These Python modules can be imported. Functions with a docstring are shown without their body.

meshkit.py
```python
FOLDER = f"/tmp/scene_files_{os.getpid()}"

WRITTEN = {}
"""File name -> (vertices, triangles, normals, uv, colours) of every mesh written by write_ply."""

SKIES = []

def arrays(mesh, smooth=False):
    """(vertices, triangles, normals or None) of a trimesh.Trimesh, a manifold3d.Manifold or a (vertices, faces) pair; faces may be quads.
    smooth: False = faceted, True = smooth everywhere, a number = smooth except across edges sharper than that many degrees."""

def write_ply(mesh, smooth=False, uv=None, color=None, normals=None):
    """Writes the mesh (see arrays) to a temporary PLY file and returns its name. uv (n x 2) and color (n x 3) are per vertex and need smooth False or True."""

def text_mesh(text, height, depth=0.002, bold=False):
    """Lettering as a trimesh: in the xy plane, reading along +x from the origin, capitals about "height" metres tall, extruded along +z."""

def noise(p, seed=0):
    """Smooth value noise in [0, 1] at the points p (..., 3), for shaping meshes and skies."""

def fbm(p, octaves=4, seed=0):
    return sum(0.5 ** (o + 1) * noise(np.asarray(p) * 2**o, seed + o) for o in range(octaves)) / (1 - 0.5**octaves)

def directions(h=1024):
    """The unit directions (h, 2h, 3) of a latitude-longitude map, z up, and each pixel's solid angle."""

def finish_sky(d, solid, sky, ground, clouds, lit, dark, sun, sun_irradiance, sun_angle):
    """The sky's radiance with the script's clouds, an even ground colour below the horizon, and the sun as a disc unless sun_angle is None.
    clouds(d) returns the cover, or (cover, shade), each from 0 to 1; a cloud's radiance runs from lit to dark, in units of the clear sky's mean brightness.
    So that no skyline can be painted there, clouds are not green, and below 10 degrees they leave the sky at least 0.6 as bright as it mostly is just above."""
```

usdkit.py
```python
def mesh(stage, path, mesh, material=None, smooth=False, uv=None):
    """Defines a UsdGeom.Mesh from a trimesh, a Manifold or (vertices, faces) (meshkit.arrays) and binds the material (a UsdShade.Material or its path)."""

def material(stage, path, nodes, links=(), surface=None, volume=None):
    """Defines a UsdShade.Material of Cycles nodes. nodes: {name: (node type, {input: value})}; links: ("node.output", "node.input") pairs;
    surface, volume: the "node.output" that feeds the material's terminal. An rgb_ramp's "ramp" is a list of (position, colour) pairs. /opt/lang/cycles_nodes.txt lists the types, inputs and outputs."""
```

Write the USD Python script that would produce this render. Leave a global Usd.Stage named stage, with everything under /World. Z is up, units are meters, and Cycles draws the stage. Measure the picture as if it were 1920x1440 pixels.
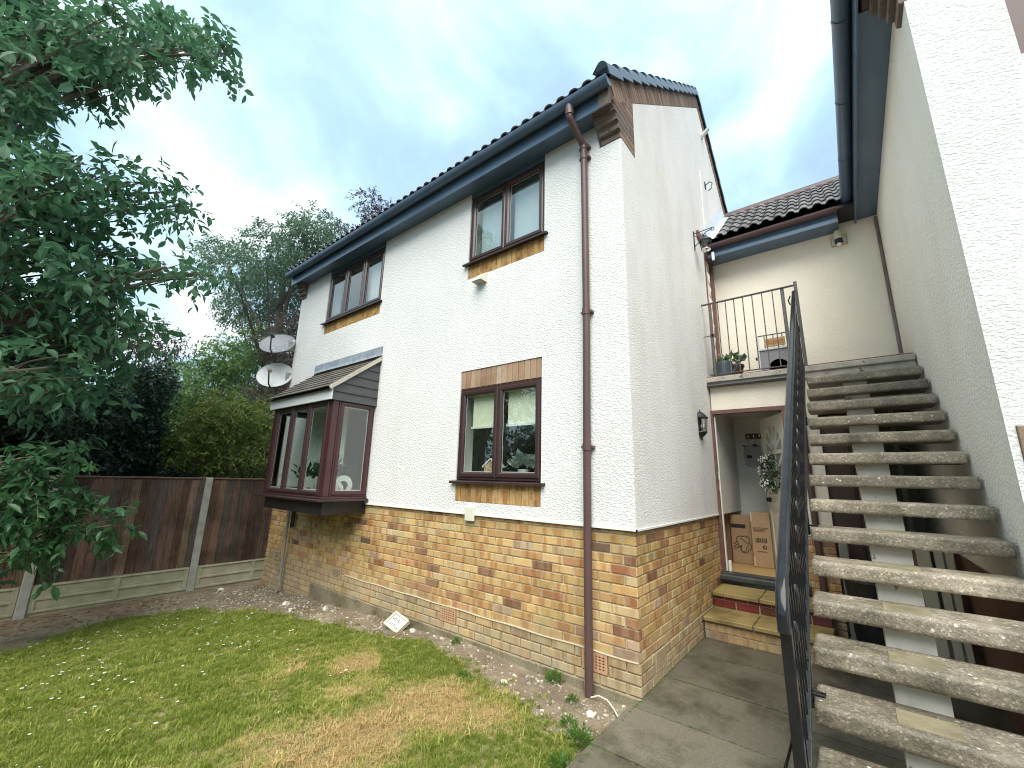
import math, random
import numpy as np, trimesh, usdkit, meshkit
from shapely.geometry import Polygon, LineString, Point, box as sbox
from shapely import affinity
from pxr import Usd, UsdGeom, UsdLux, UsdShade, Gf, Sdf, Vt

stage = Usd.Stage.CreateInMemory()
UsdGeom.SetStageUpAxis(stage, 'Z')
UsdGeom.SetStageMetersPerUnit(stage, 1.0)
UsdGeom.Xform.Define(stage, '/World')
UsdGeom.Scope.Define(stage, '/World/Looks')

# ---------------------------------------------------------------- camera, sky, sun, exposure
EXPOSURE = 1.90
SKY_STRENGTH = 0.045
SUN_INTENSITY, SUN_ANGLE = 0.40, 55.0
SUN_EL, SUN_AZ = math.radians(53), math.radians(149)       # azimuth clockwise from +y: sun behind the clouds, behind the viewer

CAM = np.array([1.4009, -3.3396, 1.5410])
CR = np.array([0.78157073, 0.6233201, 0.02488472]); CU = np.array([0.11963598, -0.18892148, 0.97467734]); CF = np.array([-0.61223723, 0.75880217, 0.22222701])
cam = UsdGeom.Camera.Define(stage, '/World/camera')
cam.CreateHorizontalApertureAttr(36.0); cam.CreateVerticalApertureAttr(27.0)
cam.CreateFocalLengthAttr(781.39 / 1920 * 36.0)
cam.CreateClippingRangeAttr(Gf.Vec2f(0.05, 5000))
cam.CreateExposureAttr(EXPOSURE)
cam.AddTransformOp().Set(Gf.Matrix4d(*CR, 0, *CU, 0, *(-CF), 0, *CAM, 1))

SUN_DIR = np.array([math.sin(SUN_AZ) * math.cos(SUN_EL), math.cos(SUN_AZ) * math.cos(SUN_EL), math.sin(SUN_EL)])
sky_mat = usdkit.material(stage, '/World/Looks/overcast_sky', {
    'tc': ('texture_coordinate', {}),
    'sep': ('separate_xyz', {}),
    'zc': ('math', {'math_type': 'maximum', 'value2': 0.0}),
    'zz': ('math', {'math_type': 'add', 'value2': 0.32}),
    'px': ('math', {'math_type': 'divide'}), 'py': ('math', {'math_type': 'divide'}),
    'pv': ('combine_xyz', {'z': 3.1}),
    'n1': ('noise_texture', {'scale': 2.1, 'detail': 5.0, 'roughness': 0.52, 'distortion': 0.35}),
    'n2': ('noise_texture', {'scale': 2.1, 'detail': 6.0, 'roughness': 0.56, 'distortion': 0.45}),
    'off': ('mapping', {'location': (2.1, 4.7, 0.0)}),
    'cover': ('rgb_ramp', {'ramp': [(0.0, (0.90,) * 3), (0.36, (0.94,) * 3), (0.52, (0.98,) * 3), (1.0, (1.0,) * 3)]}),
    'shade': ('rgb_ramp', {'ramp': [(0.0, (3.0, 4.2, 6.4)), (0.36, (3.2, 4.6, 6.7)), (0.44, (3.6, 5.3, 7.0)), (0.51, (4.3, 6.2, 7.3)), (0.58, (5.5, 7.1, 7.6)), (0.66, (7.3, 8.1, 8.1)), (1.0, (8, 8.4, 8.4))]}),
    'sky': ('sky_texture', {'sky_type': 'single_scattering', 'sun_disc': False, 'sun_elevation': SUN_EL, 'sun_rotation': SUN_AZ, 'air_density': 1.0, 'aerosol_density': 1.4, 'ozone_density': 1.0}),
    'mix': ('mix', {}),
    'bg': ('background_shader', {'strength': SKY_STRENGTH}),
}, [('tc.generated', 'sep.vector'), ('sep.z', 'zc.value1'), ('zc.value', 'zz.value1'), ('sep.x', 'px.value1'), ('zz.value', 'px.value2'), ('sep.y', 'py.value1'), ('zz.value', 'py.value2'),
    ('px.value', 'pv.x'), ('py.value', 'pv.y'), ('pv.vector', 'n1.vector'), ('pv.vector', 'off.vector'), ('off.vector', 'n2.vector'),
    ('n1.fac', 'cover.fac'), ('n2.fac', 'shade.fac'), ('cover.color', 'mix.fac'), ('sky.color', 'mix.color1'), ('shade.color', 'mix.color2'), ('mix.color', 'bg.color')], surface='bg.background')
dome = UsdLux.DomeLight.Define(stage, '/World/sky')
UsdShade.MaterialBindingAPI.Apply(dome.GetPrim()).Bind(sky_mat)
dome.GetPrim().SetCustomDataByKey('kind', 'structure')
sun = UsdLux.DistantLight.Define(stage, '/World/sun')
sun.CreateIntensityAttr(SUN_INTENSITY); sun.CreateAngleAttr(SUN_ANGLE); sun.CreateNormalizeAttr(True); sun.CreateColorAttr(Gf.Vec3f(1.0, 0.945, 0.87))
_z = SUN_DIR; _x = np.cross([0, 0, 1.0], _z); _x /= np.linalg.norm(_x); _y = np.cross(_z, _x)
sun.AddTransformOp().Set(Gf.Matrix4d(*_x, 0, *_y, 0, *_z, 0, 0, 0, 30, 1))

# ---------------------------------------------------------------- helpers
_names = {}
def numbered(parent, name):
    k = (parent, name); n = _names.get(k, 0); _names[k] = n + 1
    return f'{parent}/{name}' if n == 0 else f'{parent}/{name}_{n:03d}'

def props(prim, label=None, cat=None, group=None, kind=None):
    for k, v in (('label', label), ('category', cat), ('group', group), ('kind', kind)):
        if v: prim.SetCustomDataByKey(k, v)
    return prim

ORIGIN = {}
def thing(name, loc, label=None, cat=None, group=None, kind=None):
    path = numbered('/World', name)
    x = UsdGeom.Xform.Define(stage, path); x.AddTranslateOp().Set(Gf.Vec3d(*map(float, loc)))
    ORIGIN[path] = np.array(loc, float)
    props(x.GetPrim(), label, cat, group, kind)
    return path

def root_of(path):
    return '/' + '/'.join(path.split('/')[1:3])

def copy_of(src, name, loc, rotz=0, label=None, cat=None, group=None, scale=None):
    path = numbered('/World', name)
    x = UsdGeom.Xform.Define(stage, path); x.AddTranslateOp().Set(Gf.Vec3d(*map(float, loc)))
    if rotz: x.AddRotateZOp().Set(float(rotz))
    if scale: x.AddScaleOp().Set(Gf.Vec3f(scale, scale, scale))
    x.GetPrim().GetReferences().AddInternalReference(src)
    # the reference brings the source's own transform ops; the local ops override their values
    if not rotz and not scale: pass
    x.GetPrim().SetInstanceable(True)
    props(x.GetPrim(), label, cat, group)
    return path

class MB:
    """collects vertices and triangles (world coordinates) of ONE mesh"""
    def __init__(s): s.v, s.f, s.t, s.n = [], [], [], 0
    def add(s, v, f, tone=None):
        v = np.asarray(v, float); f = np.asarray(f, int)
        if f.shape[1] == 4: f = np.vstack([f[:, [0, 1, 2]], f[:, [0, 2, 3]]])
        s.v.append(v); s.f.append(f + s.n); s.n += len(v)
        s.t.append(np.broadcast_to(np.asarray(tone if tone is not None else (0.5, 0.5, 0.5), float), (len(v), 3)))
        return s
    def tri(s, m, tone=None): return s.add(m.vertices, m.faces, tone)
    def box(s, x0, x1, y0, y1, z0, z1, tone=None):
        v = [(x, y, z) for x in (x0, x1) for y in (y0, y1) for z in (z0, z1)]
        return s.add(v, [(0, 1, 3, 2), (4, 6, 7, 5), (0, 4, 5, 1), (2, 3, 7, 6), (0, 2, 6, 4), (1, 5, 7, 3)], tone)
    def cbox(s, x0, x1, y0, y1, z0, z1, c, tone=None):
        """box with every edge chamfered by c"""
        pts = [(x + sx * (a != 0) * 0, y, z) for x in () for y in () for z in ()]
        P = []
        for x, sx in ((x0, 1), (x1, -1)):
            for y, sy in ((y0, 1), (y1, -1)):
                for z, sz in ((z0, 1), (z1, -1)):
                    P += [(x, y + sy * c, z + sz * c), (x + sx * c, y, z + sz * c), (x + sx * c, y + sy * c, z)]
        h = trimesh.convex.convex_hull(np.array(P))
        return s.tri(h, tone)
    def prism(s, poly, fn, a, b, tone=None):
        """shapely polygon extruded; fn(u, v, w) maps arrays to xyz; w runs from a to b"""
        for g in getattr(poly, 'geoms', [poly]):
            if g.is_empty or g.area < 1e-9: continue
            m = trimesh.creation.extrude_polygon(g, 1.0, engine='earcut')
            w = a + (b - a) * m.vertices[:, 2]
            s.add(np.stack(fn(m.vertices[:, 0], m.vertices[:, 1], w), 1), m.faces, tone)
        return s
    def tube(s, pts, r, n=8, closed_ends=True, tone=None):
        p = np.asarray(pts, float); t = np.gradient(p, axis=0); t /= np.linalg.norm(t, axis=1, keepdims=True) + 1e-12
        ref = np.array([0, 0, 1.0]) if abs(t[:, 2]).mean() < 0.85 else np.array([1.0, 0, 0])
        a = np.cross(t, ref); a /= np.linalg.norm(a, axis=1, keepdims=True) + 1e-12; b = np.cross(a, t)
        ang = np.arange(n) * 2 * np.pi / n; r = np.broadcast_to(r, (len(p),))
        v = p[:, None] + r[:, None, None] * (np.cos(ang)[None, :, None] * a[:, None] + np.sin(ang)[None, :, None] * b[:, None])
        v = v.reshape(-1, 3); f = []
        for i in range(len(p) - 1):
            for j in range(n):
                k = (j + 1) % n; f.append((i * n + j, i * n + k, (i + 1) * n + k, (i + 1) * n + j))
        f = np.array(f); f = np.vstack([f[:, [0, 1, 2]], f[:, [0, 2, 3]]])
        if closed_ends:
            e = [(0, j + 1, j) for j in range(1, n - 1)] + [((len(p) - 1) * n, (len(p) - 1) * n + j, (len(p) - 1) * n + j + 1) for j in range(1, n - 1)]
            f = np.vstack([f, e])
        return s.add(v, f, tone)
    def bar(s, p0, p1, w, h, up=(0, 0, 1), c=0.0, tone=None):
        """rectangular bar from p0 to p1, w wide (sideways), h high"""
        p0, p1 = np.array(p0, float), np.array(p1, float); d = p1 - p0; L = np.linalg.norm(d); d /= L
        a = np.cross(d, up); a /= np.linalg.norm(a); b = np.cross(a, d)
        m = MB()
        (m.cbox(0, L, -w / 2, w / 2, -h / 2, h / 2, c) if c else m.box(0, L, -w / 2, w / 2, -h / 2, h / 2))
        v = np.vstack(m.v); v = p0 + v[:, :1] * d + v[:, 1:2] * a + v[:, 2:] * b
        return s.add(v, np.vstack(m.f), tone)
    def lathe(s, prof, c, axis=2, n=16, tone=None):
        """profile of (radius, height) turned about an axis through c"""
        prof = np.array(prof, float); ang = np.arange(n) * 2 * np.pi / n
        x = prof[:, :1] * np.cos(ang); y = prof[:, :1] * np.sin(ang); z = np.repeat(prof[:, 1:], n, 1)
        v = np.stack([x, y, z], -1).reshape(-1, 3)
        v = v[:, {2: [0, 1, 2], 1: [1, 2, 0], 0: [2, 0, 1]}[axis]] + np.asarray(c, float)
        f = [(i * n + j, i * n + (j + 1) % n, (i + 1) * n + (j + 1) % n, (i + 1) * n + j) for i in range(len(prof) - 1) for j in range(n)]
        return s.add(v, f, tone)
    def grid(s, V, tone=None):
        """(a, b, 3) grid of points as a sheet"""
        a, b = V.shape[:2]; i, j = np.meshgrid(np.arange(a - 1), np.arange(b - 1), indexing='ij'); q = i * b + j
        return s.add(V.reshape(-1, 3), np.stack([q, q + b, q + b + 1, q + 1], -1).reshape(-1, 4), tone)
    def ring(s, P, u0, u1, z0, z1, prof):
        """mitred rectangular frame; prof = (inset, out) points; P(u, out, z) -> xyz"""
        n = len(prof); v = []
        for cu, cz in ((0, 0), (1, 0), (1, 1), (0, 1)):
            for i, d in prof:
                v.append(P(u0 + i if cu == 0 else u1 - i, d, z0 + i if cz == 0 else z1 - i))
        f = []
        for k in range(4):
            for j in range(n - 1):
                a, b = k * n + j, ((k + 1) % 4) * n + j; f.append((a, b, b + 1, a + 1))
        return s.add(v, f)
    def xf(s, R, t):
        s.v = [v @ np.asarray(R, float).T + np.asarray(t, float) for v in s.v]; return s
    def arrays(s): return np.vstack(s.v), np.vstack(s.f)

def part(parent, name, mb, mat, label=None, smooth=False, kind=None, tone=False, cat=None, group=None):
    path = numbered(parent, name)
    v, f = mb.arrays() if isinstance(mb, MB) else mb
    o = ORIGIN.get(root_of(path), np.zeros(3))
    if parent == '/World': o = np.zeros(3)
    m = usdkit.mesh(stage, path, (v - o, f), M[mat], smooth=False if tone else smooth)
    if tone:
        pv = UsdGeom.PrimvarsAPI(m).CreatePrimvar('tone', Sdf.ValueTypeNames.Color3fArray, 'vertex')
        pv.Set(Vt.Vec3fArray.FromNumpy(np.vstack(mb.t).astype(np.float32)))
    m.CreateDoubleSidedAttr(True)
    props(m.GetPrim(), label, cat, group, kind)
    return path

# ---------------------------------------------------------------- materials
M = {}
def mat(name, c1, c2=None, scale=6.0, rough=0.6, bump=0.0, bscale=30.0, bdist=0.004, metal=0.0, spec=0.5, coat=0.0, stretch=(1, 1, 1), detail=4.0, bdetail=3.0, spots=None, bstretch=None, lo=0.35, hi=0.65, emit=None):
    """principled material: two colours mixed by noise, optional bump, optional spots (colour, scale, threshold)"""
    n = {'g': ('geometry', {}), 'm': ('mapping', {'scale': stretch}), 'n': ('noise_texture', {'scale': scale, 'detail': detail, 'roughness': 0.6}),
         'r': ('rgb_ramp', {'ramp': [(lo, c1), (hi, c2 or c1)]}), 'p': ('principled_bsdf', {'roughness': rough, 'metallic': metal, 'specular_ior_level': spec, 'coat_weight': coat})}
    l = [('g.position', 'm.vector'), ('m.vector', 'n.vector'), ('n.fac', 'r.fac')]
    last = 'r.color'
    if spots:
        sc, ss, th = spots
        n['sn'] = ('noise_texture', {'scale': ss, 'detail': 2.0}); n['sr'] = ('rgb_ramp', {'ramp': [(th, (0, 0, 0)), (th + 0.03, (1, 1, 1))]}); n['sm'] = ('mix', {'color2': sc})
        l += [('g.position', 'sn.vector'), ('sn.fac', 'sr.fac'), ('sr.color', 'sm.fac'), (last, 'sm.color1')]; last = 'sm.color'
    l.append((last, 'p.base_color'))
    if bump:
        n['bm'] = ('mapping', {'scale': bstretch or (1, 1, 1)})
        n['bn'] = ('noise_texture', {'scale': bscale, 'detail': bdetail, 'roughness': 0.55}); n['b'] = ('bump', {'strength': bump, 'distance': bdist})
        l += [('g.position', 'bm.vector'), ('bm.vector', 'bn.vector'), ('bn.fac', 'b.height'), ('b.normal', 'p.normal')]
    if emit: n['p'][1].update(emission_color=emit[0], emission_strength=emit[1])
    M[name] = usdkit.material(stage, '/World/Looks/' + name, n, l, surface='p.BSDF'); return name

def stucco(name, c1, c2, strength, dist, stretch, tint=(0.75, 0.75, 0.70)):
    M[name] = usdkit.material(stage, '/World/Looks/' + name, {
        'g': ('geometry', {}), 'm': ('mapping', {'scale': stretch}),
        'n1': ('noise_texture', {'scale': 52.0, 'detail': 3.0, 'roughness': 0.55, 'distortion': 0.45}),
        'n2': ('noise_texture', {'scale': 95.0, 'detail': 2.0, 'roughness': 0.6}),
        'a': ('math', {'math_type': 'multiply_add', 'value2': 0.35}),
        'r0': ('rgb_ramp', {'ramp': [(0.36, (0, 0, 0)), (0.62, (1, 1, 1))]}),
        'b': ('bump', {'strength': strength, 'distance': dist}),
        'big': ('noise_texture', {'scale': 0.9, 'detail': 5.0, 'roughness': 0.6}),
        'ms': ('mapping', {'scale': (1.6, 1.6, 0.55)}), 'st': ('noise_texture', {'scale': 1.3, 'detail': 5.0, 'roughness': 0.65}),
        'r': ('rgb_ramp', {'ramp': [(0.35, c1), (0.62, c2)]}), 'r2': ('rgb_ramp', {'ramp': [(0.30, tint), (0.52, (1, 1, 1))]}),
        'x': ('mix', {'mix_type': 'multiply', 'fac': 1.0}), 'p': ('principled_bsdf', {'roughness': 0.85, 'specular_ior_level': 0.25})},
        [('g.position', 'm.vector'), ('m.vector', 'n1.vector'), ('m.vector', 'n2.vector'), ('n1.fac', 'r0.fac'), ('n2.fac', 'a.value1'), ('r0.color', 'a.value3'), ('a.value', 'b.height'), ('b.normal', 'p.normal'),
         ('g.position', 'big.vector'), ('big.fac', 'r.fac'), ('g.position', 'ms.vector'), ('ms.vector', 'st.vector'), ('st.fac', 'r2.fac'), ('r.color', 'x.color1'), ('r2.color', 'x.color2'), ('x.color', 'p.base_color')], surface='p.BSDF')

stucco('white_render', (0.715, 0.725, 0.705), (0.77, 0.77, 0.755), 0.55, 0.009, (0.85, 0.85, 1.35), (0.955, 0.95, 0.935))
stucco('gable_render', (0.80, 0.775, 0.74), (0.86, 0.84, 0.815), 0.75, 0.008, (1.2, 1.2, 1.2), (0.93, 0.91, 0.885))
stucco('cream_render', (0.85, 0.78, 0.65), (0.89, 0.83, 0.71), 0.45, 0.005, (1.0, 1.0, 1.0), (0.95, 0.94, 0.92))
stucco('side_render', (0.85, 0.82, 0.73), (0.89, 0.86, 0.79), 0.7, 0.008, (0.8, 0.8, 0.9), (0.95, 0.94, 0.91))

# brick: the tone of each brick comes with its mesh; streaks along the face and grain come from noise
def brick_mat(name, streak=0.8):
    M[name] = usdkit.material(stage, '/World/Looks/' + name, {
        't': ('attribute', {'attribute': 'tone'}), 'g': ('geometry', {}), 's': ('separate_xyz', {}), 'u': ('math', {'math_type': 'add'}), 'c': ('combine_xyz', {}),
        'zq': ('math', {'math_type': 'multiply', 'value2': 13.333}), 'zf': ('math', {'math_type': 'floor'}),
        'zw': ('math', {'math_type': 'multiply', 'value2': 0.12}), 'za': ('math', {'math_type': 'multiply_add', 'value2': 5.0}),
        'n': ('noise_texture', {'scale': 13.0, 'detail': 2.0, 'roughness': 0.5}), 'r': ('rgb_ramp', {'ramp': [(0.50, (0, 0, 0)), (0.60, (1, 1, 1))]}),
        'fm': ('math', {'math_type': 'multiply', 'value2': streak}), 'x': ('mix', {'mix_type': 'multiply', 'color2': (0.60, 0.40, 0.30)}),
        'n2': ('noise_texture', {'scale': 140.0, 'detail': 3.0}), 'r2': ('rgb_ramp', {'ramp': [(0.3, (0.72, 0.70, 0.66)), (0.6, (1.05, 1.03, 1.0))]}), 'y': ('mix', {'mix_type': 'multiply', 'fac': 1.0}),
        'n3': ('noise_texture', {'scale': 1.3, 'detail': 6.0, 'roughness': 0.65}), 'r3': ('rgb_ramp', {'ramp': [(0.34, (0.72, 0.70, 0.62)), (0.5, (1, 1, 1))]}), 'w': ('mix', {'mix_type': 'multiply', 'fac': 1.0}),
        'dz': ('map_range', {'from_min': 0.0, 'from_max': 0.42, 'to_min': 0.95, 'to_max': 0.0, 'clamp': True}), 'n4': ('noise_texture', {'scale': 3.0, 'detail': 5.0, 'roughness': 0.7}), 'r4': ('rgb_ramp', {'ramp': [(0.36, (0, 0, 0)), (0.62, (1, 1, 1))]}), 'dm': ('math', {'math_type': 'multiply'}), 'dd': ('mix', {'color2': (0.36, 0.31, 0.21)}),
        'b': ('bump', {'strength': 0.5, 'distance': 0.004}), 'p': ('principled_bsdf', {'roughness': 0.82, 'specular_ior_level': 0.3})},
        [('s.z', 'dz.value'), ('g.position', 'n4.vector'), ('n4.fac', 'r4.fac'), ('dz.result', 'dm.value1'), ('r4.color', 'dm.value2'), ('dm.value', 'dd.fac'), ('w.color', 'dd.color1'), ('g.position', 's.vector'), ('s.x', 'u.value1'), ('s.y', 'u.value2'), ('s.z', 'zq.value1'), ('zq.value', 'zf.value1'), ('zf.value', 'za.value1'), ('s.z', 'zw.value1'), ('zw.value', 'za.value3'),
         ('u.value', 'c.x'), ('za.value', 'c.y'), ('c.vector', 'n.vector'), ('n.fac', 'r.fac'), ('r.color', 'fm.value1'), ('fm.value', 'x.fac'), ('t.color', 'x.color1'),
         ('g.position', 'n2.vector'), ('n2.fac', 'r2.fac'), ('x.color', 'y.color1'), ('r2.color', 'y.color2'), ('g.position', 'n3.vector'), ('n3.fac', 'r3.fac'), ('y.color', 'w.color1'), ('r3.color', 'w.color2'),
         ('dd.color', 'p.base_color'), ('n2.fac', 'b.height'), ('b.normal', 'p.normal')], surface='p.BSDF')
brick_mat('brick', 0.62); brick_mat('gable_brick', 0.12)
def tone_mat(name, rough=0.7, gscale=60.0, bump=0.4, bdist=0.004, stretch=(1, 1, 1), lo=(0.7, 0.7, 0.7), dirt=(0.7, 0.72, 0.66), spec=0.4):
    """a material whose colour comes with each piece, with grain and large-scale wear from noise"""
    M[name] = usdkit.material(stage, '/World/Looks/' + name, {
        't': ('attribute', {'attribute': 'tone'}), 'g': ('geometry', {}), 'm': ('mapping', {'scale': stretch}),
        'n': ('noise_texture', {'scale': gscale, 'detail': 4.0, 'roughness': 0.6}), 'r': ('rgb_ramp', {'ramp': [(0.3, lo), (0.62, (1.06, 1.06, 1.06))]}), 'x': ('mix', {'mix_type': 'multiply', 'fac': 1.0}),
        'n3': ('noise_texture', {'scale': 2.1, 'detail': 6.0, 'roughness': 0.65}), 'r3': ('rgb_ramp', {'ramp': [(0.36, dirt), (0.54, (1, 1, 1))]}), 'w': ('mix', {'mix_type': 'multiply', 'fac': 1.0}),
        'b': ('bump', {'strength': bump, 'distance': bdist}), 'p': ('principled_bsdf', {'roughness': rough, 'specular_ior_level': spec})},
        [('g.position', 'm.vector'), ('m.vector', 'n.vector'), ('n.fac', 'r.fac'), ('t.color', 'x.color1'), ('r.color', 'x.color2'), ('g.position', 'n3.vector'), ('n3.fac', 'r3.fac'),
         ('x.color', 'w.color1'), ('r3.color', 'w.color2'), ('w.color', 'p.base_color'), ('n.fac', 'b.height'), ('b.normal', 'p.normal')], surface='p.BSDF')
tone_mat('roof_tile', 0.55, 45.0, 0.5, 0.004)
tone_mat('fence_wood', 0.8, 9.0, 0.6, 0.006, (3.0, 9.0, 0.5), (0.45, 0.42, 0.40), (0.55, 0.60, 0.48), 0.25)
tone_mat('slab', 0.55, 120.0, 0.35, 0.003, (1, 1, 1), (0.55, 0.55, 0.53), (0.40, 0.40, 0.33), 0.5)
tone_mat('card', 0.75, 30.0, 0.1, 0.001, (1, 1, 1), (0.92, 0.92, 0.92), (0.95, 0.95, 0.95), 0.3)
mat('mortar', (0.50, 0.43, 0.30), (0.38, 0.32, 0.22), 40, 0.9, 0.6, 120, 0.003)
mat('dark_mortar', (0.115, 0.092, 0.080), (0.15, 0.12, 0.10), 30, 0.9)
mat('pale_mortar', (0.50, 0.46, 0.38), (0.38, 0.35, 0.29), 14, 0.9, 0.6, 120, 0.003)
mat('brown_plastic', (0.050, 0.026, 0.024), (0.040, 0.021, 0.020), 3, 0.28, 0.06, 12, 0.002, spec=0.55)
mat('mahogany_plastic', (0.058, 0.020, 0.022), (0.046, 0.016, 0.018), 3, 0.28, 0.06, 12, 0.002, spec=0.55)
mat('dark_sill', (0.030, 0.018, 0.017), (0.045, 0.026, 0.024), 5, 0.35)
mat('haze_blue_plastic', (0.070, 0.115, 0.180), (0.085, 0.140, 0.210), 2, 0.30, spec=0.6)  # dark brown eaves plastic, with blue lens haze mixed into its colour
mat('hazed_gutter_plastic', (0.060, 0.095, 0.145), (0.072, 0.112, 0.165), 2, 0.36, spec=0.4)  # gutter colour takes on the same blue haze
mat('brown_pipe', (0.088, 0.052, 0.050), (0.105, 0.062, 0.058), 4, 0.42, spec=0.4)
mat('black_plastic', (0.012, 0.012, 0.013), (0.018, 0.018, 0.019), 5, 0.4)
mat('grey_pipe', (0.22, 0.22, 0.21), (0.30, 0.29, 0.27), 9, 0.5)
mat('black_box', (0.014, 0.011, 0.011), (0.024, 0.019, 0.018), 4, 0.5)
mat('weatherboard', (0.045, 0.046, 0.050), (0.065, 0.066, 0.070), 6, 0.55, 0.2, 40, 0.002, stretch=(1, 1, 6))
mat('lead', (0.22, 0.25, 0.29), (0.36, 0.40, 0.44), 9, 0.45, 0.5, 25, 0.006, metal=0.25)
mat('lead_bright', (0.45, 0.50, 0.54), (0.62, 0.66, 0.69), 12, 0.38, 0.6, 30, 0.008, metal=0.3)
mat('fascia_grey', (0.56, 0.60, 0.62), (0.70, 0.73, 0.74), 6, 0.5, 0.35, 14, 0.004, stretch=(1, 1, 7), bstretch=(1.5, 1, 12))
mat('white_plastic', (0.78, 0.78, 0.74), (0.72, 0.72, 0.68), 4, 0.4)
mat('cream_plastic', (0.62, 0.60, 0.48), (0.68, 0.66, 0.55), 6, 0.5)
mat('terracotta', (0.42, 0.24, 0.13), (0.50, 0.31, 0.18), 30, 0.85, 0.4, 90, 0.003)
mat('dark_hole', (0.008, 0.008, 0.008), None, 4, 0.9)
mat('dish_grey', (0.17, 0.18, 0.20), (0.21, 0.22, 0.24), 20, 0.5, spots=((0.55, 0.56, 0.58), 11, 0.66))
mat('dish_pale', (0.46, 0.48, 0.49), (0.52, 0.54, 0.55), 20, 0.45)
mat('room_wall', (0.78, 0.78, 0.74), None, 3, 0.8)
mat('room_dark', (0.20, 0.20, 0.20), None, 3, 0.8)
mat('bay_reflection_green', (0.74, 0.80, 0.72), None, 3, 0.8)  # pale green painted in for the reflection on the bay panes
mat('frosted', (0.30, 0.31, 0.30), (0.36, 0.37, 0.36), 14, 0.25, 0.4, 60, 0.003)
mat('sky_reflection_blue', (0.50, 0.57, 0.63), None, 3, 0.9)  # bluish tint imitates sky reflected in the upper panes
mat('hall_wall', (0.82, 0.82, 0.74), (0.78, 0.78, 0.70), 3, 0.7)
mat('laminate', (0.42, 0.27, 0.11), (0.50, 0.33, 0.15), 5, 0.35, stretch=(1, 12, 1))
mat('blind', (0.84, 0.82, 0.62), (0.80, 0.80, 0.64), 2, 0.8)
mat('white_paint', (0.76, 0.75, 0.68), (0.72, 0.71, 0.63), 4, 0.35)
mat('door_cream', (0.74, 0.71, 0.60), (0.70, 0.67, 0.56), 3, 0.35)
mat('brown_paint', (0.13, 0.060, 0.045), (0.17, 0.085, 0.065), 8, 0.5, spots=((0.40, 0.36, 0.32), 26, 0.70))
mat('concrete', (0.33, 0.33, 0.28), (0.44, 0.43, 0.37), 5, 0.8, 0.4, 60, 0.004, spots=((0.16, 0.15, 0.13), 17, 0.70))
mat('post_concrete', (0.30, 0.30, 0.25), (0.42, 0.41, 0.36), 7, 0.85, 0.5, 50, 0.005)
mat('spine_concrete', (0.46, 0.435, 0.365), (0.60, 0.57, 0.485), 6, 0.8, 0.3, 60, 0.003, spots=((0.22, 0.20, 0.17), 15, 0.69))
mat('gravel_board', (0.33, 0.31, 0.20), (0.44, 0.41, 0.28), 6, 0.85, 0.4, 50, 0.004)
mat('slab_edge', (0.32, 0.30, 0.26), (0.46, 0.43, 0.37), 9, 0.8, 0.5, 40, 0.006, spots=((0.14, 0.13, 0.11), 12, 0.66))
mat('rail_black', (0.007, 0.007, 0.008), (0.011, 0.011, 0.012), 20, 0.30, 0.25, 60, 0.002, spec=0.45, coat=0.15)
mat('handrail_black', (0.014, 0.015, 0.017), (0.020, 0.021, 0.023), 10, 0.13, 0.06, 40, 0.001, spec=0.35)
mat('rail_grey', (0.085, 0.080, 0.080), (0.12, 0.11, 0.105), 30, 0.5)
mat('iron', (0.012, 0.012, 0.012), (0.02, 0.02, 0.02), 20, 0.4)
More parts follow.
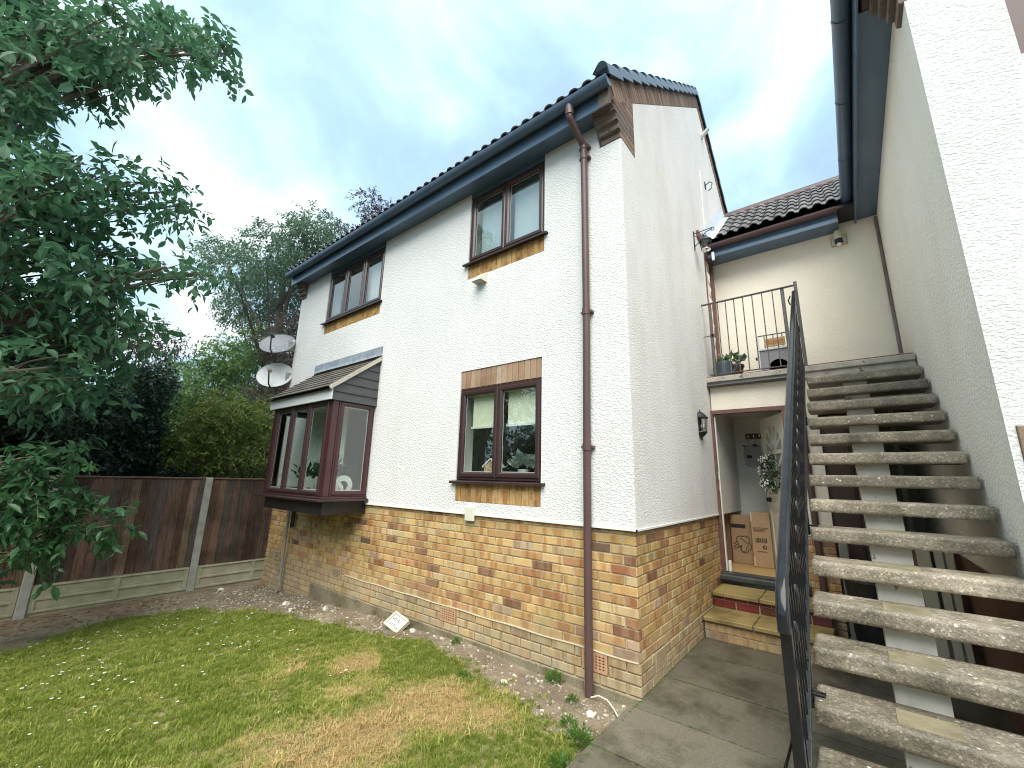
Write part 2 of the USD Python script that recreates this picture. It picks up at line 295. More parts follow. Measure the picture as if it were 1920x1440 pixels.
mat('stone_yellow', (0.30, 0.22, 0.085), (0.40, 0.30, 0.13), 7, 0.7, 0.3, 60, 0.003, spots=((0.13, 0.12, 0.06), 6, 0.62))
mat('red_paint', (0.16, 0.035, 0.028), (0.22, 0.07, 0.05), 12, 0.6, 0.3, 40, 0.003)
mat('threshold', (0.035, 0.042, 0.042), (0.06, 0.068, 0.066), 10, 0.45)
mat('bag_shaded_white', (0.50, 0.50, 0.52), (0.42, 0.42, 0.44), 12, 0.7)  # white cloth greyed to paint in its shading
mat('wood_brown', (0.10, 0.045, 0.028), (0.14, 0.065, 0.04), 8, 0.5)
mat('print_dark', (0.02, 0.016, 0.014), None, 5, 0.6)
mat('print_brown', (0.16, 0.09, 0.045), None, 5, 0.7)
mat('tape', (0.60, 0.50, 0.34), None, 5, 0.4)
mat('can_blue', (0.045, 0.075, 0.090), (0.06, 0.095, 0.11), 8, 0.4)
mat('grey_felt', (0.27, 0.265, 0.28), (0.31, 0.305, 0.32), 40, 0.9)
mat('house_white', (0.70, 0.69, 0.68), (0.64, 0.63, 0.62), 8, 0.5)
mat('sign_wood', (0.40, 0.24, 0.10), (0.50, 0.32, 0.15), 10, 0.6)
mat('sign_letters', (0.36, 0.12, 0.02), None, 5, 0.6)
mat('chrome', (0.7, 0.7, 0.7), None, 5, 0.1, metal=1.0)
mat('stone_white', (0.46, 0.42, 0.34), (0.64, 0.60, 0.52), 30, 0.8, 0.4, 60, 0.003)
mat('stone_grey', (0.24, 0.21, 0.17), (0.40, 0.36, 0.29), 20, 0.9, 0.5, 60, 0.004)
mat('petal', (0.80, 0.80, 0.76), None, 5, 0.6)
mat('flower_centre', (0.62, 0.45, 0.05), None, 5, 0.6)
mat('bin_black', (0.014, 0.014, 0.015), (0.022, 0.022, 0.023), 6, 0.45)
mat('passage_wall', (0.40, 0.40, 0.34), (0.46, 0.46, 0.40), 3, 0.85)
mat('passage_door', (0.07, 0.045, 0.038), (0.09, 0.06, 0.05), 3, 0.5)
mat('board_cream', (0.50, 0.48, 0.36), (0.56, 0.53, 0.42), 5, 0.6)
mat('twig', (0.22, 0.18, 0.12), (0.30, 0.26, 0.18), 20, 0.9)
mat('bark', (0.085, 0.068, 0.05), (0.14, 0.115, 0.085), 12, 0.95, 0.8, 30, 0.015, stretch=(1, 1, 0.25))

# exposed aggregate concrete of the treads
M['tread'] = usdkit.material(stage, '/World/Looks/tread', {
    'oi': ('object_info', {}), 'om': ('map_range', {'from_min': 0.0, 'from_max': 1.0, 'to_min': 0.72, 'to_max': 1.18}), 'ox': ('mix', {'mix_type': 'multiply', 'fac': 1.0}),
    'g': ('geometry', {}), 'v': ('voronoi_texture', {'scale': 120.0}), 'v2': ('voronoi_texture', {'scale': 26.0}), 'n': ('noise_texture', {'scale': 3.6, 'detail': 7.0, 'roughness': 0.68}),
    'r': ('rgb_ramp', {'ramp': [(0.34, (0.100, 0.092, 0.068)), (0.48, (0.205, 0.182, 0.138)), (0.64, (0.33, 0.295, 0.235))]}),
    'sv': ('separate_color', {}), 'rs': ('rgb_ramp', {'ramp': [(0.0, (0.62, 0.60, 0.58)), (0.5, (1.0, 0.96, 0.90)), (0.88, (1.25, 1.18, 1.08)), (0.95, (2.0, 1.95, 1.85))]}),
    'x': ('mix', {'mix_type': 'multiply', 'fac': 0.75}), 'sv2': ('separate_color', {}), 'rp': ('rgb_ramp', {'ramp': [(0.90, (0, 0, 0)), (0.91, (1, 1, 1))]}), 'pd': ('rgb_ramp', {'ramp': [(0.16, (1, 1, 1)), (0.24, (0, 0, 0))]}),
    'pm': ('math', {'math_type': 'multiply'}), 'y': ('mix', {'color2': (0.60, 0.57, 0.51)}), 'n2': ('noise_texture', {'scale': 90.0, 'detail': 4.0, 'roughness': 0.65}),
    'b': ('bump', {'strength': 0.8, 'distance': 0.005}), 'rr': ('rgb_ramp', {'ramp': [(0.35, (0.42,) * 3), (0.65, (0.75,) * 3)]}), 'p': ('principled_bsdf', {'specular_ior_level': 0.5})},
    [('g.position', 'v.vector'), ('g.position', 'v2.vector'), ('g.position', 'n.vector'), ('n.fac', 'r.fac'), ('v.color', 'sv.color'), ('sv.r', 'rs.fac'), ('r.color', 'x.color1'), ('rs.color', 'x.color2'),
     ('v2.color', 'sv2.color'), ('sv2.g', 'rp.fac'), ('v2.distance', 'pd.fac'), ('rp.color', 'pm.value1'), ('pd.color', 'pm.value2'), ('pm.value', 'y.fac'), ('oi.random', 'om.value'), ('om.result', 'ox.color2'), ('x.color', 'ox.color1'), ('ox.color', 'y.color1'),
     ('y.color', 'p.base_color'), ('g.position', 'n2.vector'), ('n2.fac', 'b.height'), ('b.normal', 'p.normal'), ('n.fac', 'rr.fac'), ('rr.color', 'p.roughness')], surface='p.BSDF')

def glass(name, f0, tint=(0.86, 0.93, 0.90)):
    """thin pane: clear, with a mirror share that grows towards grazing view (the same from both sides)"""
    M[name] = usdkit.material(stage, '/World/Looks/' + name, {
        't': ('transparent_bsdf', {'color': tint}), 's': ('glossy_bsdf', {'color': (0.95, 0.97, 1.0), 'roughness': 0.0}), 'f': ('layer_weight', {'blend': 0.5}),
        'p': ('math', {'math_type': 'power', 'value2': 4.0}), 'm': ('math', {'math_type': 'multiply_add', 'value2': 1.0 - f0, 'value3': f0}), 'x': ('mix_closure', {})},
        [('f.facing', 'p.value1'), ('p.value', 'm.value1'), ('m.value', 'x.fac'), ('t.BSDF', 'x.closure1'), ('s.BSDF', 'x.closure2')], surface='x.closure')
glass('double_glazing', 0.16); glass('lamp_glass', 0.06, (0.9, 0.9, 0.88))

def leaf_mat(name, dark, light, trans=0.35, rough=0.45, patch=None):
    """leaf colours vary from leaf to leaf and from clump to clump"""
    M[name] = usdkit.material(stage, '/World/Looks/' + name, {
        'g': ('geometry', {}), 'n': ('noise_texture', {'scale': 1.7, 'detail': 2.0}), 'a': ('math', {'math_type': 'multiply_add', 'value2': 0.62}), 'h': ('math', {'math_type': 'multiply', 'value2': 0.46}),
        'r': ('rgb_ramp', {'ramp': [(0.25, dark), (0.72, light)]}),
        'p': ('principled_bsdf', {'roughness': rough, 'specular_ior_level': 0.45}), 't': ('translucent_bsdf', {}), 'x': ('mix_closure', {'fac': trans})},
        [('g.position', 'n.vector'), ('n.fac', 'h.value1'), ('g.random_per_island', 'a.value1'), ('h.value', 'a.value3'), ('a.value', 'r.fac'), ('r.color', 'p.base_color'), ('r.color', 't.color'), ('p.BSDF', 'x.closure1'), ('t.BSDF', 'x.closure2')], surface='x.closure')
leaf_mat('leaf_near', (0.075, 0.180, 0.090), (0.23, 0.40, 0.215), 0.5)
leaf_mat('leaf_low', (0.050, 0.135, 0.050), (0.18, 0.34, 0.135), 0.40, 0.4)
leaf_mat('leaf_ivy', (0.022, 0.055, 0.032), (0.085, 0.165, 0.085), 0.25)
leaf_mat('leaf_yellow', (0.12, 0.175, 0.030), (0.40, 0.44, 0.10), 0.45)
leaf_mat('leaf_mid', (0.13, 0.23, 0.075), (0.34, 0.48, 0.19), 0.5)
leaf_mat('leaf_large', (0.10, 0.175, 0.11), (0.28, 0.38, 0.24), 0.5)
leaf_mat('leaf_red', (0.095, 0.075, 0.070), (0.20, 0.155, 0.13), 0.45)
leaf_mat('leaf_plum', (0.085, 0.065, 0.085), (0.17, 0.135, 0.16), 0.45)
leaf_mat('weed_leaf', (0.10, 0.20, 0.035), (0.24, 0.40, 0.085), 0.35)
leaf_mat('pot_leaf', (0.10, 0.19, 0.06), (0.22, 0.34, 0.14), 0.35)
leaf_mat('house_plant', (0.035, 0.085, 0.035), (0.12, 0.19, 0.12), 0.3)
leaf_mat('sage_leaf', (0.26, 0.31, 0.27), (0.42, 0.47, 0.42), 0.2)
leaf_mat('grass_green', (0.21, 0.27, 0.036), (0.44, 0.48, 0.10), 0.45, 0.55)
leaf_mat('grass_straw', (0.55, 0.41, 0.18), (0.82, 0.66, 0.36), 0.3, 0.6)
leaf_mat('grass_mix', (0.37, 0.38, 0.09), (0.64, 0.59, 0.20), 0.35, 0.6)
# ================================================================ geometry of the place
XL, YB, ZR = -6.62, 6.8, 1.1625          # left end of the house, its back, bottom of the render
Z_EAVE = 5.13                            # soffit
RY, RZ = 3.40, 8.40                      # ridge
SL = (8.40 - 5.385) / 3.70               # roof slope
def roof_z(y): return 5.385 + SL * (y + 0.30) if y <= RY else RZ - SL * (y - RY)
def ground_z(x, y):
    x = np.asarray(x, float); y = np.asarray(y, float)
    wall = np.interp(x, [-30, -7.3, -6.5, -5, -3.1, -1.6, -0.9, -0.05, 0.0, 2.0, 30], [-0.40, -0.34, -0.31, -0.20, -0.10, -0.035, -0.07, -0.075, -0.075, -0.075, -0.1])
    away = np.clip(-y - 0.4, 0, 3) * 0.012
    return wall - away

# ---------------------------------------------------------------- ground
rng = np.random.default_rng(11)
def sheet(xs, ys, zfun):
    X, Y = np.meshgrid(xs, ys, indexing='ij'); return np.stack([X, Y, zfun(X, Y)], -1)
gx = np.unique(np.concatenate([[-160, -90, -50, -30, -20, -14], np.arange(-11, -7.2, 0.5), np.arange(-7.2, 0.06, 0.06), np.arange(0.1, 3, 0.4), [4, 7, 12, 25, 60, 160]]))
gy = np.unique(np.concatenate([[-160, -80, -40, -20, -12, -8], np.arange(-6, -3.0, 0.3), np.arange(-3.0, 0.30, 0.06), [0.6, 1, 2, 4, 8, 15, 30, 70, 160]]))
def gz(X, Y):
    n = meshkit.fbm(np.stack([X * 3.0, Y * 3.0, X * 0], -1), 4, 5) - 0.5
    n2 = meshkit.noise(np.stack([X * 14.0, Y * 14.0, X * 0], -1), 9) - 0.5
    near = ((X > -7.2) & (X < -0.02) & (Y < 0.25)).astype(float)
    return ground_z(X, Y) - 0.012 + near * (0.035 * n + 0.012 * n2)
M['soil'] = usdkit.material(stage, '/World/Looks/soil', {
    'g': ('geometry', {}), 'n': ('noise_texture', {'scale': 2.2, 'detail': 7.0, 'roughness': 0.68}), 'r': ('rgb_ramp', {'ramp': [(0.32, (0.12, 0.092, 0.060)), (0.5, (0.215, 0.170, 0.115)), (0.68, (0.32, 0.265, 0.185))]}),
    'v': ('voronoi_texture', {'scale': 85.0}), 'sv': ('separate_color', {}), 'rv': ('rgb_ramp', {'ramp': [(0.90, (0, 0, 0)), (0.92, (1, 1, 1))]}), 'rd': ('rgb_ramp', {'ramp': [(0.2, (1, 1, 1)), (0.42, (0, 0, 0))]}), 'mm': ('math', {'math_type': 'multiply'}),
    'x': ('mix', {'color2': (0.52, 0.48, 0.40)}), 'n2': ('noise_texture', {'scale': 60.0, 'detail': 5.0, 'roughness': 0.7}), 'b': ('bump', {'strength': 0.9, 'distance': 0.012}), 'p': ('principled_bsdf', {'roughness': 0.95, 'specular_ior_level': 0.2})},
    [('g.position', 'n.vector'), ('n.fac', 'r.fac'), ('g.position', 'v.vector'), ('v.color', 'sv.color'), ('sv.b', 'rv.fac'), ('v.distance', 'rd.fac'), ('rv.color', 'mm.value1'), ('rd.color', 'mm.value2'), ('mm.value', 'x.fac'), ('r.color', 'x.color1'),
     ('x.color', 'p.base_color'), ('g.position', 'n2.vector'), ('n2.fac', 'b.height'), ('b.normal', 'p.normal')], surface='p.BSDF')
g = MB().grid(sheet(gx, gy, gz))
part('/World', 'ground', g, 'soil', smooth=True, kind='structure')

# lawn: a thatch sheet just above the soil, then blades of grass
LAWN = Polygon([(-0.10, -0.60), (-0.35, -0.66), (-0.63, -0.60), (-1.0, -0.52), (-1.35, -0.50), (-1.66, -0.40), (-2.1, -0.36), (-2.6, -0.44), (-3.3, -0.52), (-4.2, -0.66), (-4.87, -0.90), (-5.4, -1.18), (-5.85, -1.5), (-5.9, -2.0), (-5.65, -2.5), (-5.25, -2.9), (-5.0, -3.3), (-4.8, -4.2), (-4.8, -8), (-0.1, -8)])
def lawn_edge(n=400):
    L = LAWN.exterior; P = np.array([L.interpolate(t, normalized=True).coords[0] for t in np.linspace(0, 1, n, endpoint=False)])
    d = meshkit.fbm(np.c_[P * 3.3, P[:, :1] * 0], 3, 4) - 0.5
    c = np.array([-3.0, -3.5]); o = P - c; o /= np.linalg.norm(o, axis=1, keepdims=True)
    return Polygon(P + o * d[:, None] * 0.34).buffer(0)
LAWN2 = lawn_edge()
lx, ly = np.arange(-6.4, 0.0, 0.05), np.arange(-6.0, 0.1, 0.05)
import shapely
def inside(poly, X, Y): return shapely.contains_xy(poly, X, Y)
def lawn_z(X, Y): return gz(np.asarray(X, float), np.asarray(Y, float)) + 0.014
V = sheet(lx, ly, lawn_z); ii, jj = np.meshgrid(np.arange(len(lx) - 1), np.arange(len(ly) - 1), indexing='ij')
q = ii * len(ly) + jj; Q = np.stack([q, q + len(ly), q + len(ly) + 1, q + 1], -1).reshape(-1, 4)
cent = V.reshape(-1, 3)[Q].mean(1); Q = Q[inside(LAWN2, cent[:, 0], cent[:, 1])]
used, inv = np.unique(Q, return_inverse=True); Q = inv.reshape(Q.shape)
mat('thatch', (0.12, 0.13, 0.040), (0.24, 0.20, 0.09), 3.0, 0.95, 0.8, 70, 0.01)
lm = MB().add(V.reshape(-1, 3)[used], Q)
part('/World', 'lawn', lm, 'thatch', smooth=True, kind='structure')

def straw_field(X, Y):
    """0 = green, 1 = dry: the worn, bleached patches of the lawn"""
    P = np.stack([X, Y, X * 0], -1)
    s = 0
    for cx, cy, r, w in ((-1.15, -0.95, 0.40, 1.0), (-0.70, -0.85, 0.26, 1.0), (-1.25, -1.80, 0.42, 1.0), (-1.15, -1.45, 0.40, 1.0), (-2.15, -0.92, 0.30, 0.95), (-0.9, -1.4, 0.3, 0.6), (-1.75, -1.25, 0.35, 0.5), (-0.95, -2.4, 0.6, 0.9), (-2.6, -1.3, 0.4, 0.3)):
        s = np.maximum(s, w * np.exp(-((X - cx) ** 2 + (Y - cy) ** 2) / (r * r)))
    for cx, cy, r in ((-1.75, -0.62, 0.24), (-0.32, -1.0, 0.30), (-0.50, -1.35, 0.30), (-1.95, -0.62, 0.2)):
        s = s - 0.95 * np.exp(-((X - cx) ** 2 + (Y - cy) ** 2) / (r * r))
    n = meshkit.fbm(P * 4.5, 4, 21) - 0.5
    return np.clip(s * 0.95 + n * 0.62, 0, 1)

def tuft(seed, n, h, spread, droop):
    r = np.random.default_rng(seed); m = MB()
    for _ in range(n):
        a = r.uniform(0, 2 * np.pi); L = h * r.uniform(0.5, 1.15); w = r.uniform(0.0011, 0.0021); lean = r.uniform(0.1, droop)
        b = np.array([r.normal(0, spread), r.normal(0, spread), -0.004]); d = np.array([math.cos(a), math.sin(a), 0]); s = np.array([-d[1], d[0], 0]) * w
        p1 = b + d * L * lean * 0.4 + np.array([0, 0, L * 0.62]); p2 = b + d * L * lean * 1.1 + np.array([0, 0, L * (0.98 - 0.35 * lean)])
        m.add([b - s, b + s, p1 + s * 0.8, p1 - s * 0.8, p2], [(0, 1, 2), (0, 2, 3), (3, 2, 4)])
    return m

def instancer(name, protos, pts, idx, rots, scales, kind='stuff', label=None, cat=None, parent='/World'):
    path = numbered(parent, name)
    pi = UsdGeom.PointInstancer.Define(stage, path)
    paths = []
    for nm, mb, mt in protos:
        pp = numbered(path, nm); v, f = mb.arrays()
        usdkit.mesh(stage, pp, (v, f), M[mt], smooth=False).CreateDoubleSidedAttr(True); paths.append(pp)
    pi.CreatePrototypesRel().SetTargets([Sdf.Path(p) for p in paths])
    pi.CreatePositionsAttr(Vt.Vec3fArray.FromNumpy(np.asarray(pts, np.float32)))
    pi.CreateProtoIndicesAttr(Vt.IntArray.FromNumpy(np.asarray(idx, np.int32)))
    q = [Gf.Quath(float(math.cos(a / 2)), 0.0, 0.0, float(math.sin(a / 2))) for a in rots]
    pi.CreateOrientationsAttr(Vt.QuathArray(q))
    pi.CreateScalesAttr(Vt.Vec3fArray.FromNumpy(np.asarray(scales, np.float32)))
    props(pi.GetPrim(), label, cat, None, kind); return path

# grass
N = 46000
u = rng.uniform(0, 1, (N * 3, 2)); X = -6.2 + 6.2 * u[:, 0]; Y = -4.4 + 4.2 * u[:, 1]
keep = inside(LAWN2.buffer(0.02), X, Y) | (inside(LAWN2.buffer(0.11), X, Y) & (rng.uniform(0, 1, len(X)) < 0.22)) | (inside(LAWN2.buffer(0.25), X, Y) & (rng.uniform(0, 1, len(X)) < 0.04))
keep &= X < -0.05
dist = np.hypot(X - CAM[0], Y - CAM[1]); fwd = (X - CAM[0]) * CF[0] + (Y - CAM[1]) * CF[1]
keep &= (fwd > 0.4) & (rng.uniform(0, 1, len(X)) < np.clip(4.6 / dist, 0.45, 1.0))
X, Y = X[keep][:N], Y[keep][:N]
sf = straw_field(X, Y); sh = np.clip(1.0 - 0.25 * (X < -5), 0.6, 1)
prot = [('grass_tuft', tuft(i, 16, 0.034, 0.012, 0.8), 'grass_green') for i in range(3)] + [('grass_tuft', tuft(10 + i, 16, 0.030, 0.014, 1.1), 'grass_straw') for i in range(3)] + [('grass_tuft', tuft(20 + i, 16, 0.032, 0.013, 0.9), 'grass_mix') for i in range(2)]
rr = rng.uniform(0, 1, len(X)); kindi = np.where(sf > 0.20 + 0.55 * rr, 1, np.where(sf > -0.12 + 0.55 * rr, 2, 0))
idx = np.where(kindi == 0, rng.integers(0, 3, len(X)), np.where(kindi == 1, rng.integers(3, 6, len(X)), rng.integers(6, 8, len(X))))
hn = meshkit.fbm(np.stack([X * 6.0, Y * 6.0, X * 0], -1), 3, 77); sc = (rng.uniform(0.65, 1.2, len(X)) * (0.62 + 0.85 * hn) * (1 + 1.1 * (rng.uniform(0, 1, len(X)) > 0.985)))[:, None] * np.ones((1, 3))
instancer('lawn_grass', prot, np.c_[X, Y, lawn_z(X, Y) - 0.012 * ~inside(LAWN2, X, Y)], idx, rng.uniform(0, 6.28, len(X)), sc, label='short mown grass of the lawn, green with dry straw-coloured patches', cat='grass')
# daisies and fallen petals
d = MB()
for k in range(9):
    a = k * 2 * np.pi / 9; c, s_ = math.cos(a), math.sin(a)
    d.add([(0.002 * c, 0.002 * s_, 0.036), (0.009 * c - 0.003 * s_, 0.009 * s_ + 0.003 * c, 0.0375), (0.0125 * c, 0.0125 * s_, 0.037), (0.009 * c + 0.003 * s_, 0.009 * s_ - 0.003 * c, 0.0375)], [(0, 1, 2, 3)])
pet = MB().add([(-0.012, 0, 0.03), (0, 0.007, 0.034), (0.013, 0, 0.03), (0, -0.007, 0.032)], [(0, 1, 2, 3)])
NX = rng.normal(-3.9, 0.85, 900); NY = rng.uniform(-3.3, -0.8, 900)
keep = inside(LAWN2, NX, NY) & (meshkit.noise(np.stack([NX * 2.0, NY * 2.0, NX * 0], -1), 31) > 0.42); NX, NY = NX[keep][:150], NY[keep][:150]
instancer('daisies', [('daisy', d, 'petal'), ('petal', pet, 'petal')], np.c_[NX, NY, lawn_z(NX, NY)], (rng.uniform(0, 1, len(NX)) < 0.25).astype(int), rng.uniform(0, 6.28, len(NX)), rng.uniform(0.6, 1.1, (len(NX), 1)) * np.ones((1, 3)), label='small white daisies scattered over the far left part of the lawn', cat='flowers')
# pebbles and grit on the bare soil
def pebble(seed, flat):
    r = np.random.default_rng(seed); m = trimesh.creation.icosphere(1, 1.0); v = m.vertices * (1 + 0.25 * r.normal(0, 1, (len(m.vertices), 1)).clip(-1.2, 1.2)) * np.array([1, r.uniform(0.6, 0.9), flat]); return MB().add(v, m.faces)
PX = rng.uniform(-6.9, -0.02, 16000); PY = rng.uniform(-1.6, -0.02, 16000)
keep = ~inside(LAWN2.buffer(-0.03), PX, PY) & (rng.uniform(0, 1, len(PX)) < np.clip(1.0 - 0.55 * np.abs(PY + 0.25), 0.15, 1)); PX, PY = PX[keep][:4200], PY[keep][:4200]
size = 0.0028 + 0.016 * rng.uniform(0, 1, len(PX)) ** 7
instancer('pebbles', [('pebble', pebble(1, 0.6), 'stone_white'), ('pebble', pebble(2, 0.7), 'stone_grey'), ('pebble', pebble(3, 0.5), 'stone_grey'), ('pebble', pebble(4, 0.6), 'stone_white')], np.c_[PX, PY, gz(PX, PY) + size * 0.25], rng.choice([0, 1, 2, 3], len(PX), p=[0.12, 0.42, 0.38, 0.08]), rng.uniform(0, 6.28, len(PX)), size[:, None] * np.ones((1, 3)), label='pebbles and grit on the bare soil along the brick wall', cat='gravel')

# ---------------------------------------------------------------- path of concrete slabs
path_x = thing('path', (0.4, -0.5, 0), kind='structure')
r2 = random.Random(4)
bounds = [1.82, 1.19, 0.49, -0.147, -0.73, -1.40, -2.06, -2.75, -3.5, -4.3]
mbp = MB().box(-0.02, 1.30, -4.3, 2.1, -0.30, -0.055)
mat('path_joint', (0.022, 0.020, 0.014), (0.045, 0.040, 0.028), 14, 0.95, 0.5, 60, 0.006)
part(path_x, 'bedding', mbp, 'path_joint')
def slab(x0, x1, y0, y1, z0, z1, tone, c=0.006): return MB().cbox(x0, x1, y0, y1, z0, z1, c, tone)
for a, b in zip(bounds[:-1], bounds[1:]):
    tl = r2.uniform(-0.003, 0.003); k = r2.uniform(0.78, 1.15); t = (0.165 * k, 0.149 * k, 0.110 * k)
    part(path_x, 'paving_slab', slab(0.004 - 0.03 * (a < -0.1), 0.903, b + 0.010, a - 0.010, -0.054, tl, t, 0.0015), 'slab', tone=True)
for i, (a, b) in enumerate(zip([1.82, 1.1, 0.34, -0.42, -1.18, -1.94, -2.7], [1.1, 0.34, -0.42, -1.18, -1.94, -2.7, -3.6])):
    k = r2.uniform(0.85, 1.12); part(path_x, 'paving_slab', slab(0.918, 1.55, b + 0.008, a - 0.008, -0.054, -0.003, (0.17 * k, 0.155 * k, 0.118 * k), 0.0015), 'slab', tone=True)
for i, (a, b) in enumerate(zip([1.82, 1.1, 0.34, -0.42, -1.18, -1.94], [1.1, 0.34, -0.42, -1.18, -1.94, -2.7])):
    k = r2.uniform(0.75, 1.0); part(path_x, 'paving_slab', slab(1.562, 2.25, b + 0.008, a - 0.008, -0.054, -0.003, (0.15 * k, 0.135 * k, 0.105 * k), 0.0015), 'slab', tone=True)

mo = MB(); rm = np.random.default_rng(14)
for _ in range(260):
    yj = bounds[rm.integers(1, 6)]; xj = rm.uniform(0.0, 0.9) ** 1.5 if rm.uniform() < 0.5 else 0.0; yj = yj if xj > 0 else rm.uniform(-1.6, 1.6)
    r_ = rm.uniform(0.006, 0.016); m_ = trimesh.creation.icosphere(1, r_); mo.add(m_.vertices * np.array([1.3, 0.8, 0.45]) + np.array([xj + rm.normal(0, 0.004) + (0.012 if xj == 0 else 0), yj + rm.normal(0, 0.003), -0.003]), m_.faces)
mat('moss', (0.035, 0.055, 0.012), (0.08, 0.10, 0.03), 40, 0.95)
part(path_x, 'moss', mo, 'moss', kind='stuff')

# ================================================================ HOUSE
house = thing('house', (-3.3, 3.4, 0), 'white rendered two-storey house on a buff brick base with brown windows', 'house')
rc = lambda x0, x1, z0, z1: sbox(x0, z0, x1, z1)
FR = lambda u, v, w: (u, w, v)            # front wall: u = x, v = z, w = y
SD = lambda u, v, w: (w, u, v)            # side wall: u = y, v = z, w = x
W1 = (-2.050, -0.900, 1.520, 2.535); W2 = (-2.030, -0.885, 4.139, 5.06); W3 = (-5.565, -3.886, 4.139, 5.06)
BAY = (-5.50, -3.745, 0.637)
front = rc(XL, -0.0005, ZR, Z_EAVE)
for h in (rc(W1[0], W1[1], 1.290, 2.752), rc(W2[0], W2[1], 3.924, 6), rc(W3[0], W3[1], 3.924, 6), rc(BAY[0] + 0.06, BAY[1] - 0.06, 1.25, 2.55), rc(-0.215, 0.1, 4.845, 6)): front = front.difference(h)
part(house, 'front_wall', MB().prism(front, FR, 0.22, -0.018), 'white_render')
# lower edge of the render: a thin bell-cast bead
part(house, 'render_bead', MB().box(BAY[1], 0.0295, -0.0295, -0.0185, ZR - 0.001, ZR + 0.014).box(XL, BAY[0], -0.0295, -0.0185, ZR - 0.001, ZR + 0.014), 'white_plastic')
tb = 0.28                                  # height of the brick band under the verge
zu = lambda y: roof_z(y) - 0.075           # underside of the verge
gable = Polygon([(0.22, ZR), (YB, ZR), (YB, zu(YB) - tb), (RY, zu(RY) - tb), (0.33, zu(0.33) - tb), (0.33, 4.845), (0.22, 4.845)])
up_door = (2.98, 3.50, 2.945, 5.02)
gable = gable.difference(rc(up_door[0], up_door[1], up_door[2], up_door[3]))
part(house, 'gable_wall', MB().prism(gable, SD, -0.22, 0.018).prism(rc(-0.018, 0.2199, ZR, 4.845), SD, 0.0, 0.018), 'gable_render')
part(house, 'gable_bead', MB().box(0.0185, 0.0295, -0.0295, 2.60, ZR - 0.001, ZR + 0.014), 'white_plastic')
# plain walls behind, so that the house is closed
back = MB(); back.box(XL, 0, YB - 0.2, YB, -0.6, 5.3); back.prism(Polygon([(0.22, 1.2), (YB - 0.2, 1.2), (YB - 0.2, zu(YB) - 0.1), (RY, zu(RY) - 0.1), (0.22, zu(0.22) - 0.1)]), SD, XL, XL + 0.2); back.box(XL, XL + 0.2, 0.105, YB - 0.2, -0.6, 1.2)
part(house, 'rear_wall', back, 'white_render')

# ---- brick base
PAL = [((0.58, 0.410, 0.185), 38), ((0.56, 0.375, 0.160), 27), ((0.53, 0.330, 0.135), 15), ((0.48, 0.270, 0.110), 7), ((0.40, 0.200, 0.095), 3), ((0.57, 0.440, 0.240), 12), ((0.28, 0.150, 0.085), 3), ((0.17, 0.100, 0.072), 1.2), ((0.47, 0.34, 0.24), 4)]
rb = random.Random(7)
def brick_tone(k=5):
    c = rb.choices([p[0] for p in PAL], [p[1] for p in PAL])[0]; j = rb.uniform(0.86, 1.12)
    c = tuple(0.91 * q + 0.09 * w for q, w in zip(c, (0.56, 0.46, 0.29)))
    if k < 3: c = tuple(0.5 * a + 0.5 * b for a, b in zip(c, (0.46, 0.38, 0.24)))
    return tuple(min(0.7, a * j * rb.uniform(0.97, 1.03)) for a in c)
def brick_mesh(mb, plane, u0, u1, z0, z1, tone, out=0.0, depth=0.05, c=0.004):
    """one brick: front face at 'out' with chamfered edges; plane 'f' faces -y at y=0, 'g' faces +x at x=0"""
    o = out + rb.uniform(-0.0015, 0.0015)
    pts = []
    for d, i in ((-depth, 0), (o - c, 0), (o, c)):
        for (a, b) in ((u0 + i, z0 + i), (u1 - i, z0 + i), (u1 - i, z1 - i), (u0 + i, z1 - i)): pts.append((a, -d, b) if plane == 'f' else (d, a, b))
    f = []
    for L in (0, 4):
        for j in range(4): f.append((L + j, L + (j + 1) % 4, L + 4 + (j + 1) % 4, L + 4 + j))
    f.append((8, 9, 10, 11))
    return mb.add(pts, f, tone)
AIR = [('f', -2.180, -1.955, 0.075, 0.215), ('f', -0.490, -0.265, 0.075, 0.215), ('f', -4.42, -4.20, 0.150, 0.290), ('f', -6.30, -6.08, 0.150, 0.290), ('g', 0.30, 0.515, 0.075, 0.215)]
bricks = []
for plane, lo, hi in (('f', XL, 0.0), ('g', 0.0, 2.62)):
    for k in range(-7, 16):
        z0 = k * 0.075; z1 = z0 + (0.065 if k < 15 else 0.030)
        odd = k % 2 == 0
        if plane == 'f': us = [0.0 - (0.1125 if odd else 0.225)]; first = [(us[0] + 0.010, 0.0)]
        else: us = [0.225 if odd else 0.1125]; first = [(0.0, us[0] - 0.010)]
        segs = list(first); p = us[0]
        while (p > lo if plane == 'f' else p < hi):
            if plane == 'f': segs.append((max(lo, p - 0.215), p)); p -= 0.225
            else: segs.append((p, min(hi, p + 0.215))); p += 0.225
        for a, b in segs:
            cut = [(a, b)]
            for (pl, u0, u1, q0, q1) in AIR:
                if pl == plane and z1 > q0 and z0 < q1:
                    nc = []
                    for s, e in cut:
                        if e <= u0 or s >= u1: nc.append((s, e)); continue
                        if s < u0 - 0.02: nc.append((s, u0 - 0.008))
                        if e > u1 + 0.02: nc.append((u1 + 0.008, e))
                    cut = nc
            for s, e in cut:
                if e - s > 0.02: bricks.append((plane, s + rb.uniform(0, 0.002), e - rb.uniform(0, 0.002), z0 + rb.uniform(-0.0012, 0.0012), z1 + rb.uniform(-0.0012, 0.0012), brick_tone(k), 0.006 if k < 3 else 0.0))
